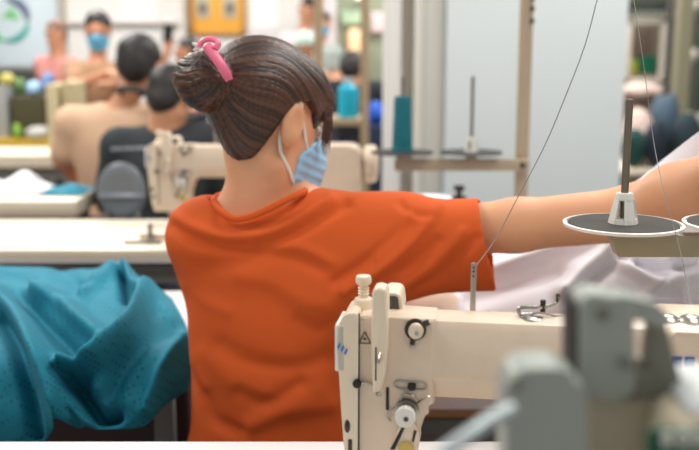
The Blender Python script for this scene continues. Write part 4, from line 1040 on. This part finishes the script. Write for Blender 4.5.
# the tan shirt, back to us
ya = 4.12
a = P(140, 66, ya)
tA, FA = figure('person in a tan shirt with short black hair, seen from behind on the left', a, (.25, 1, -.25), None, (P(72, 122, ya), P(158, 118, ya)), ya, (P(112, 200, ya).x, ya+.03, .53),
   (P(62, 160, ya+.02), P(84, 190, ya+.18), (.6, .8, -.1), (0, 0, 1), .8), (P(172, 165, ya+.05), P(160, 190, ya+.25), (0, 1, 0), (0, 0, 1), .8), 1.0, shirt_m=tan_shirt, hairbulk=.008, knees=((-1.08, ya+.42, .5), (-.86, ya+.42, .5)))
stool_under(P(112, 200, ya).x, ya+.02, .395, 'stool beneath the tan shirted person')
bm = B(); ring = [Vector(FA(.055*math.cos(q), -.045+.055*math.sin(q)-.01, -.118)) for q in np.linspace(0, 2*math.pi, 24)]; tube(bm, [q-Vector(tA.location) for q in ring], .014, 8, 0); obj('collar', bm, mat('charcoal_collar', (60, 60, 58), .8), tA)
yb = 3.42
a = P(170, 98, yb)
tB, FB = figure('person in a black t-shirt bending over, seen from behind next to the second machine', a, (.35, 1, -.55), None, (P(121, 147, yb), P(206, 142, yb)), yb, (P(150, 240, yb).x, yb-.02, .53),
   (P(108, 205, yb+.1), P(125, 215, yb+.33), (.5, 1, 0), (0, 0, 1), .85), (P(214, 195, yb+.1), P(200, 215, yb+.3), (-.5, 1, 0), (0, 0, 1), .85), .92, shirt_m=black_shirt, hairbulk=-.004, knees=((-.82, yb+.38, .5), (-.6, yb+.38, .5)))
stool_under(P(150, 240, yb).x, yb-.03, .395, 'stool beneath the black shirted person')
bm = B(); ring = [Vector(FB(.0+.088*math.sin(q), -.014+.0*q, .03+.098*math.cos(q)))-Vector(tB.location) for q in np.linspace(-1.6, 1.6, 20)]; tube(bm, ring, .006, 6, 0); obj('grey_strip', bm, mat('grey_band', (120, 120, 118), .6), tB)  # thin grey strip arched over the dark hair
# printed line of lettering across the back of the black shirt
o0 = Vector(tB.location); bm = B(); r = random.Random(2)
dg = bpy.context.evaluated_depsgraph_get(); shb = [c for c in bpy.data.objects if c.parent == tB and c.name.startswith('shirt')][0]; dg.update()
x = 111.0
while x < 188:
    wd = r.uniform(2.2, 4.2); a = P(x, 149, 3.0); b_ = P(x+wd, 151.5, 3.0)
    for frac in (.5,):
        p = P(x+wd/2, 149-(x-111)*.03, 3.0); cam_ = Vector((0, 0, CAMZ)); d = (p-cam_).normalized(); hit, loc, nn, _ = shb.ray_cast(cam_-o0, d)
        if hit: box(bm, loc+nn*.001, (wd*3.2/FPX, .003, .011), .0005, Vector(nn).to_track_quat('-Y', 'Z').to_matrix())
    x += wd+.9
obj('print_line', bm, mat('grey_print_line', (146, 152, 156), .7), tB)
# round grey chair back
cb = thing('chair', 'grey round-backed plastic chair pushed up behind the second table', 'chair', (P(122, 200, 3.05).x, 3.05, 0)); o0 = cb.location
zc = P(122, 190, 3.05).z; f = Field((-.12, -.06, zc-.16), (.12, .06, zc+.14), .004)
f.ell((0, 0, zc-.005), (.078, .020, .095), k=.01); f.ell((0, -.030, zc-.005), (.066, .026, .083), k=.012, op='s'); f.ell((0, .040, zc), (.08, .030, .09), k=.01, op='s')
f.cap((-.066, -.008, zc-.022), (.066, -.008, zc-.022), .008, .008, .008)
f.mesh('backrest', mat('grey_blue_plastic', (106, 114, 122), .3, noise=.08), cb)
bm = B(); box(bm, (0, .04, .43), (.34, .22, .03), .014, seg=4); obj('seat', bm, mat('grey_blue_plastic', (106, 114, 122), .3), cb)
for sx in (-1, 1):
    bm = B(); tube(bm, [(sx*.05, -.012, zc-.07), (sx*.06, -.02, zc-.2), (sx*.12, -.06, .45), (sx*.13, -.05, .42)], .009, 10); obj('back_post', bm, grey_metal, cb)
    for sy in (-1, 1): bm = B(); cyl(bm, (sx*.15, .04+sy*.10, 0), (sx*.13, .04+sy*.08, .42), .011); obj('leg', bm, grey_metal, cb)
# facing person with blue mask
yc = 5.9
a = P(98, 31, yc)
figure('person facing the camera with dark hair, blue mask and brown beige shirt', a, (.12, -1, -.2), None, (P(74, 72, yc), P(121, 74, yc)), yc, (P(97, 130, yc).x, yc+.05, .62),
   (P(72, 88, yc-.22), P(108, 73, yc-.34), (1, 0, 0), (0, 0, 1), .6), (P(126, 92, yc-.1), P(112, 84, yc-.36), (-1, 0, 0), (0, 0, 1), .6), .95, mask=bl_mask, shirt_m=brown_shirt, stand=True)
# person beyond with dusty pink sleeve at left
yd = 6.9
a = P(56, 34, yd)
figure('blurred person in dusty pink beside the banner, left of the masked person', a, (-.6, -1, -.1), None, (P(44, 66, yd), P(70, 66, yd)), yd, (P(58, 120, yd).x, yd+.02, .70),
   (P(46, 84, yd-.1), P(60, 92, yd-.3), (1, 0, 0), (0, 0, 1), .6), (P(70, 86, yd-.1), P(66, 94, yd-.3), (-1, 0, 0), (0, 0, 1), .6), .78, mask=None, shirt_m=pink_shirt, stand=True, hair=mat('brown_far_hair', (120, 92, 78), .7))
# person raising a phone
ye = 7.6
a = P(186, 52, ye)
figure('person half hidden by the bun, raising a hand with a dark phone', a, (-1, -.5, 0), None, (P(174, 84, ye), P(200, 84, ye)), ye, (P(186, 130, ye).x, ye+.02, .72),
   (P(160, 70, ye-.15), P(168, 50, ye-.2), (0, -.1, 1), (0, -1, 0), .5), (P(204, 105, ye-.1), P(196, 110, ye-.2), (-1, 0, 0), (0, 0, 1), .6), .85, shirt_m=mat('grey_lilac_shirt', (150, 146, 156), .85), stand=True)
p = P(168, 34, ye-.22); bm = B(); box(bm, (0, 0, 0), (.075, .012, .15), .006, Euler((.1, .15, 0)).to_matrix(), 3); o = obj('phone', bm, black); o.location = p; tag(o, 'dark phone held up in a raised hand, left of the bun', 'phone')
# two people by the centre
yf = 7.6
figure('blurred person with blue mask and pale mint shirt beyond the hair fringe', P(322, 24, yf), (-.3, -1, -.1), None, (P(298, 54, yf), P(334, 54, yf)), yf, (P(314, 112, yf).x, yf+.02, .72),
   (P(294, 80, yf-.05), P(304, 92, yf-.25), (1, 0, 0), (0, 0, 1), .5), (P(336, 78, yf-.05), P(326, 92, yf-.25), (-1, 0, 0), (0, 0, 1), .5), .82, mask=mat('mask_bright', (40, 166, 214), .7), shirt_m=mat('mint_grey_shirt', (150, 160, 156), .85), stand=True)
p = P(305, 44, 6.9); f = Field(np.array(p)-.16, np.array(p)+.16, .008); f.ell(p, (.082, .082, .085), k=.01); f.cap(p+Vector((0, -.06, -.03)), p+Vector((.0, -.13, -.045)), .035, .03, .02); 
yg = 6.7
figure('blurred person wearing a pale mint cap, seen right of the top of the hair', P(305, 48, yg), (.4, -1, -.5), None, (P(288, 80, yg), P(322, 80, yg)), yg, (P(305, 130, yg).x, yg+.02, .60),
   (P(284, 100, yg-.05), P(296, 110, yg-.25), (1, 0, 0), (0, 0, 1), .5), (P(325, 100, yg-.05), P(315, 110, yg-.25), (-1, 0, 0), (0, 0, 1), .5), .82, shirt_m=mat('rust_shirt', (176, 132, 110), .85), hair=mat('mint_cap', (192, 210, 200), .8), hairbulk=.012, stand=True)
figure('blurred far person with dark hair and pale pink top above the mint cap', P(308, 10, 8.3), (-.9, -.6, 0), None, (P(288, 40, 8.3), P(316, 40, 8.3)), 8.3, (P(302, 95, 8.3).x, 8.33, .75),
   (P(284, 62, 8.2), P(294, 72, 8.1), (1, 0, 0), (0, 0, 1), .5), (P(318, 62, 8.2), P(310, 72, 8.1), (-1, 0, 0), (0, 0, 1), .5), .85, shirt_m=mat('pale_pink_top', (226, 204, 208), .85), stand=True)
# dark clothed person behind the rack
yh = 5.95
figure('person in black bending behind the cyan bottle', P(352, 70, yh), (.2, 1, -.6), None, (P(334, 92, yh), P(378, 92, yh)), yh, (P(352, 150, yh).x, yh+.05, .55),
   (P(330, 120, yh+.1), P(340, 132, yh+.3), (0, 1, 0), (0, 0, 1), .8), (P(382, 116, yh+.1), P(372, 130, yh+.25), (0, 1, 0), (0, 0, 1), .8), .85, shirt_m=mat('black_far_shirt', (30, 34, 42), .85), hairbulk=.01, stand=True)

bm = B(); box(bm, (0, 0, .34), (.56, .24, .68), .012, seg=3); o = obj('dark_fill_box', bm, mat('dark_maroon_fill', (62, 44, 42), .6)); o.location = (-.58, 1.84, 0); tag(o, 'dark maroon box added to darken the gap below the hanging teal fabric', 'crate')  # added box, its dark colour stands in for shade under the table
bm = B(); box(bm, (0, 0, .33), (.13, .24, .66), .006, seg=3); o = obj('cardboard_box', bm, mat('brown_carton', (120, 92, 70), .8)); o.location = (-.935, 1.84, 0); tag(o, 'brown carton under the side table at the lower left edge', 'carton')
# ------------------------------------------------------------------ things on the far left
simple_box('cardboard_box', 45, 60, 84, zt(4.75, .76), 4.72, .22, mat('beige_carton', (204, 192, 154), .8), 'beige upright carton standing left of the tan shirt', 'carton')
simple_box('cardboard_box', 61, 78, 82, zt(4.75, .76), 4.74, .2, mat('olive_carton', (184, 172, 136), .8), 'olive beige upright carton touching the tan shirted back', 'carton')
Yl = 5.7
tb = table('yellow edged table with bins at the left edge', -2.75, P(58, 140, Yl).x, Yl-.05, Yl+.55, .74, mat('yellow_top', (200, 164, 56), .6), mat('yellow_edge', (206, 168, 48), .6), .05)
zb = .74; pb = zt(Yl, zb)
simple_box('bin', 11, 46, 96, pb+.5, Yl+.05, .3, mat('dark_olive_bin', (66, 62, 36), .7), 'dark olive bin on the yellow edged table', 'bin')
simple_box('bin', -12, 9, 86, pb+.5, Yl+.05, .3, mat('grey_bin', (148, 150, 148), .6), 'grey bin at the left picture edge on the yellow edged table', 'bin')
lump('plastic_bag', 12, 22, 122, pb+.4, Yl-.01, .08, mat('lime_bag', (124, 164, 60), .6), 'small lime green bag in front of the dark olive bin', 21, 'bag', amp=.006)
lump('plastic_bag', 24, 50, 124, pb+.4, Yl-.01, .08, mat('grey_white_bag', (200, 198, 192), .6), 'grey white bag in front of the dark olive bin', 22, 'bag', amp=.006)
ztop = 96.2
lump('plastic_bag', 26, 42, 78, ztop, Yl+.12, .16, mat('light_blue_bag', (150, 186, 220), .5), 'light blue plastic bag on the dark olive bin', 23, 'bag')
lump('plastic_bag', 41, 55, 70, ztop, Yl+.24, .16, mat('blue_bag', (92, 132, 186), .5), 'mid blue plastic bag on the back of the dark olive bin', 24, 'bag')
lump('plastic_bag', 13, 27, 76, ztop, Yl+.24, .14, mat('green_bag', (84, 120, 66), .6), 'green plastic bag on the left of the dark olive bin', 25, 'bag')
lump('plastic_bag', -2, 15, 72, 85.8, Yl+.15, .16, mat('yellow_green_bag', (176, 166, 84), .6), 'yellow green bag on top of the grey bin', 26, 'bag')
Yk = 7.6
simple_box('counter', -20, 62, 70, zt(Yk, 0), Yk, .5, mat('counter_dark', (52, 56, 50), .7), 'dark counter below the banner at the far left', 'counter')
lump('yellow_cloth', 38, 53, 58, 69.8, Yk+.2, .2, mat('yellow_cloth_m', (222, 176, 50), .7), 'yellow cloth on the dark counter under the banner', 31, 'cloth')
# ================================================================== the blurred grey machine in the near right corner
gp = mat('grey_green_enamel', (160, 166, 158), .4, noise=.06, nscale=10); gd = mat('dark_green_grey_enamel', (116, 116, 104), .5, noise=.08); gb_ = mat('warm_grey_enamel', (186, 176, 154), .45, noise=.06)
N0 = Vector((.17, .52, .76)); nm = thing('sewing_machine', 'large blurred grey green machine in the near bottom right corner, green badge on its side', 'sewing machine', N0)
def L(px, py, y): return P(px, py, y)-N0
def pr(name, pts, y0, y1, m, r=.004, par=nm):
    bm = B(); prism(bm, rnd_poly([(L(a, b, y1).x, L(a, b, y1).z) for a, b in pts], .006), y0-N0.y, y1-N0.y, 'y', r, 3); return obj(name, bm, m, par)
lv0 = pr('end_cover', [(498, 700), (497, 372), (503, 356), (516, 351), (548, 350), (566, 358), (574, 376), (580, 700)], .465, .495, gp, .008)
pr('cover_screw', [(514, 376), (520, 376), (520, 388), (514, 388)], .4615, .466, gd, .001, lv0)
pr('neck', [(578, 700), (574, 362), (596, 352), (640, 352), (652, 372), (650, 700)], .5035, .53, gb_, .008)
tw = pr('tower', [(570, 378), (570, 288), (580, 283), (614, 288), (622, 296), (622, 384), (590, 384)], .495, .52, gp, .005)
pr('side_slot', [(562, 366), (562, 292), (569, 286), (571, 366)], .500, .530, black, .002, tw)
pr('window', [(595, 304), (607, 304), (607, 318), (595, 318)], .491, .497, gd, .001, tw)
pr('top_arm', [(604, 285), (648, 295), (657, 306), (655, 320), (640, 314), (604, 303)], .497, .517, gp, .004)
pr('bracket', [(645, 310), (656, 308), (674, 384), (642, 392), (640, 356)], .4995, .515, gd, .003)
pr('lower_link', [(606, 350), (642, 356), (648, 392), (598, 392)], .4985, .512, gd, .003)
bm = B(); q = L(625, 362, .494); cyl(bm, q, q+Vector((0, -.006, 0)), .0032, seg=6); obj('bolt_head', bm, grey_metal, nm)
bd = pr('main_cover', [(640, 700), (632, 420), (640, 388), (664, 376), (690, 372), (760, 374), (800, 390), (810, 700)], .455, .52, gb_, .010)
pr('cover_top', [(650, 376), (668, 364), (760, 362), (790, 376)], .462, .525, mat('pale_highlight_grey', (196, 200, 200), .35), .004, bd)  # highlight along the cover's top put into a paler colour
gl = pr('badge', [(645, 427), (760, 427), (760, 470), (645, 470)], .4515, .455, mat('badge_green', (8, 84, 58), .5), .001, bd)
def glyph(x, w, name='badge_letter'):
    pass
# blurred white characters on the badge: strokes of block letters
for i, st in enumerate(([(0, 0, 0, 12), (0, 0, 8, 0), (0, 6, 8, 6), (0, 12, 8, 12)], [(0, 0, 0, 12), (8, 0, 8, 12), (0, 0, 8, 0), (0, 12, 8, 12)], [(0, 0, 0, 12), (0, 12, 8, 12), (0, 0, 8, 0), (8, 0, 8, 12)])):
    bm = B()
    for a, b, c, d in st:
        p = L(664+i*15+a, 433+b, .4505); q = L(664+i*15+c, 433+d, .4505); cyl(bm, p, q, .0011, seg=8)
    obj('badge_letter', bm, white_plastic, gl)
bm = B(); tube(bm, [L(512, 409, .45), L(490, 420, .44), L(470, 434, .43), L(440, 456, .42), L(425, 470, .42)], lambda t: .0038, 12); obj('lever', bm, mat('pale_blue_grey_lever', (176, 188, 190), .35, .2), nm)
bm = B(); box(bm, (.09, .02, .012), (.40, .19, .024), .006); obj('bed', bm, gp, nm)
bm = B(); cyl(bm, (.30, .03, .12), (.335, .03, .12), .055, bev=.006, seg=40); obj('handwheel', bm, gp, nm)
table('near table carrying the blurred grey machine, mostly below the frame', -.10, .62, .38, .68, .76, white_lam, white_lam, leg_in=.03)
# ================================================================== camera and light
cam_d = bpy.data.cameras.new('camera'); cam = bpy.data.objects.new('camera', cam_d); C.objects.link(cam)
cam.location = (0, 0, CAMZ); cam.rotation_euler = (math.radians(90)-PITCH, 0, 0)
cam_d.sensor_width = 36; cam_d.lens = FPX*36/699; cam_d.clip_start = .02; cam_d.clip_end = 100
cam_d.dof.use_dof = True; cam_d.dof.focus_distance = 1.15; cam_d.dof.aperture_fstop = 3.8
sc.camera = cam
w = bpy.data.worlds.new('hall_daylight'); sc.world = w; w.use_nodes = True
bg = w.node_tree.nodes['Background']; bg.inputs[0].default_value = (1.0, .985, .96, 1); bg.inputs[1].default_value = .48
def area(name, loc, size, e, rot=(0, 0, 0), col=(1, .97, .92)):
    l = bpy.data.lights.new(name, 'AREA'); l.shape = 'RECTANGLE'; l.size, l.size_y = size; l.energy = e; l.color = col
    o = bpy.data.objects.new(name, l); C.objects.link(o); o.location = loc; o.rotation_euler = rot
for y, e in ((.8, 34), (2.7, 50), (4.8, 70), (7.2, 95)):
    for x in (-2.0, 1.2): area('ceiling_tube_light', (x, y, 3.1), (1.3, .4), e)
sc.view_settings.view_transform = 'Standard'; sc.view_settings.look = 'None'; sc.view_settings.gamma = 1
sc.view_settings.use_curve_mapping = False; sc.view_settings.exposure = 0.0
sc.cycles.use_denoising = True
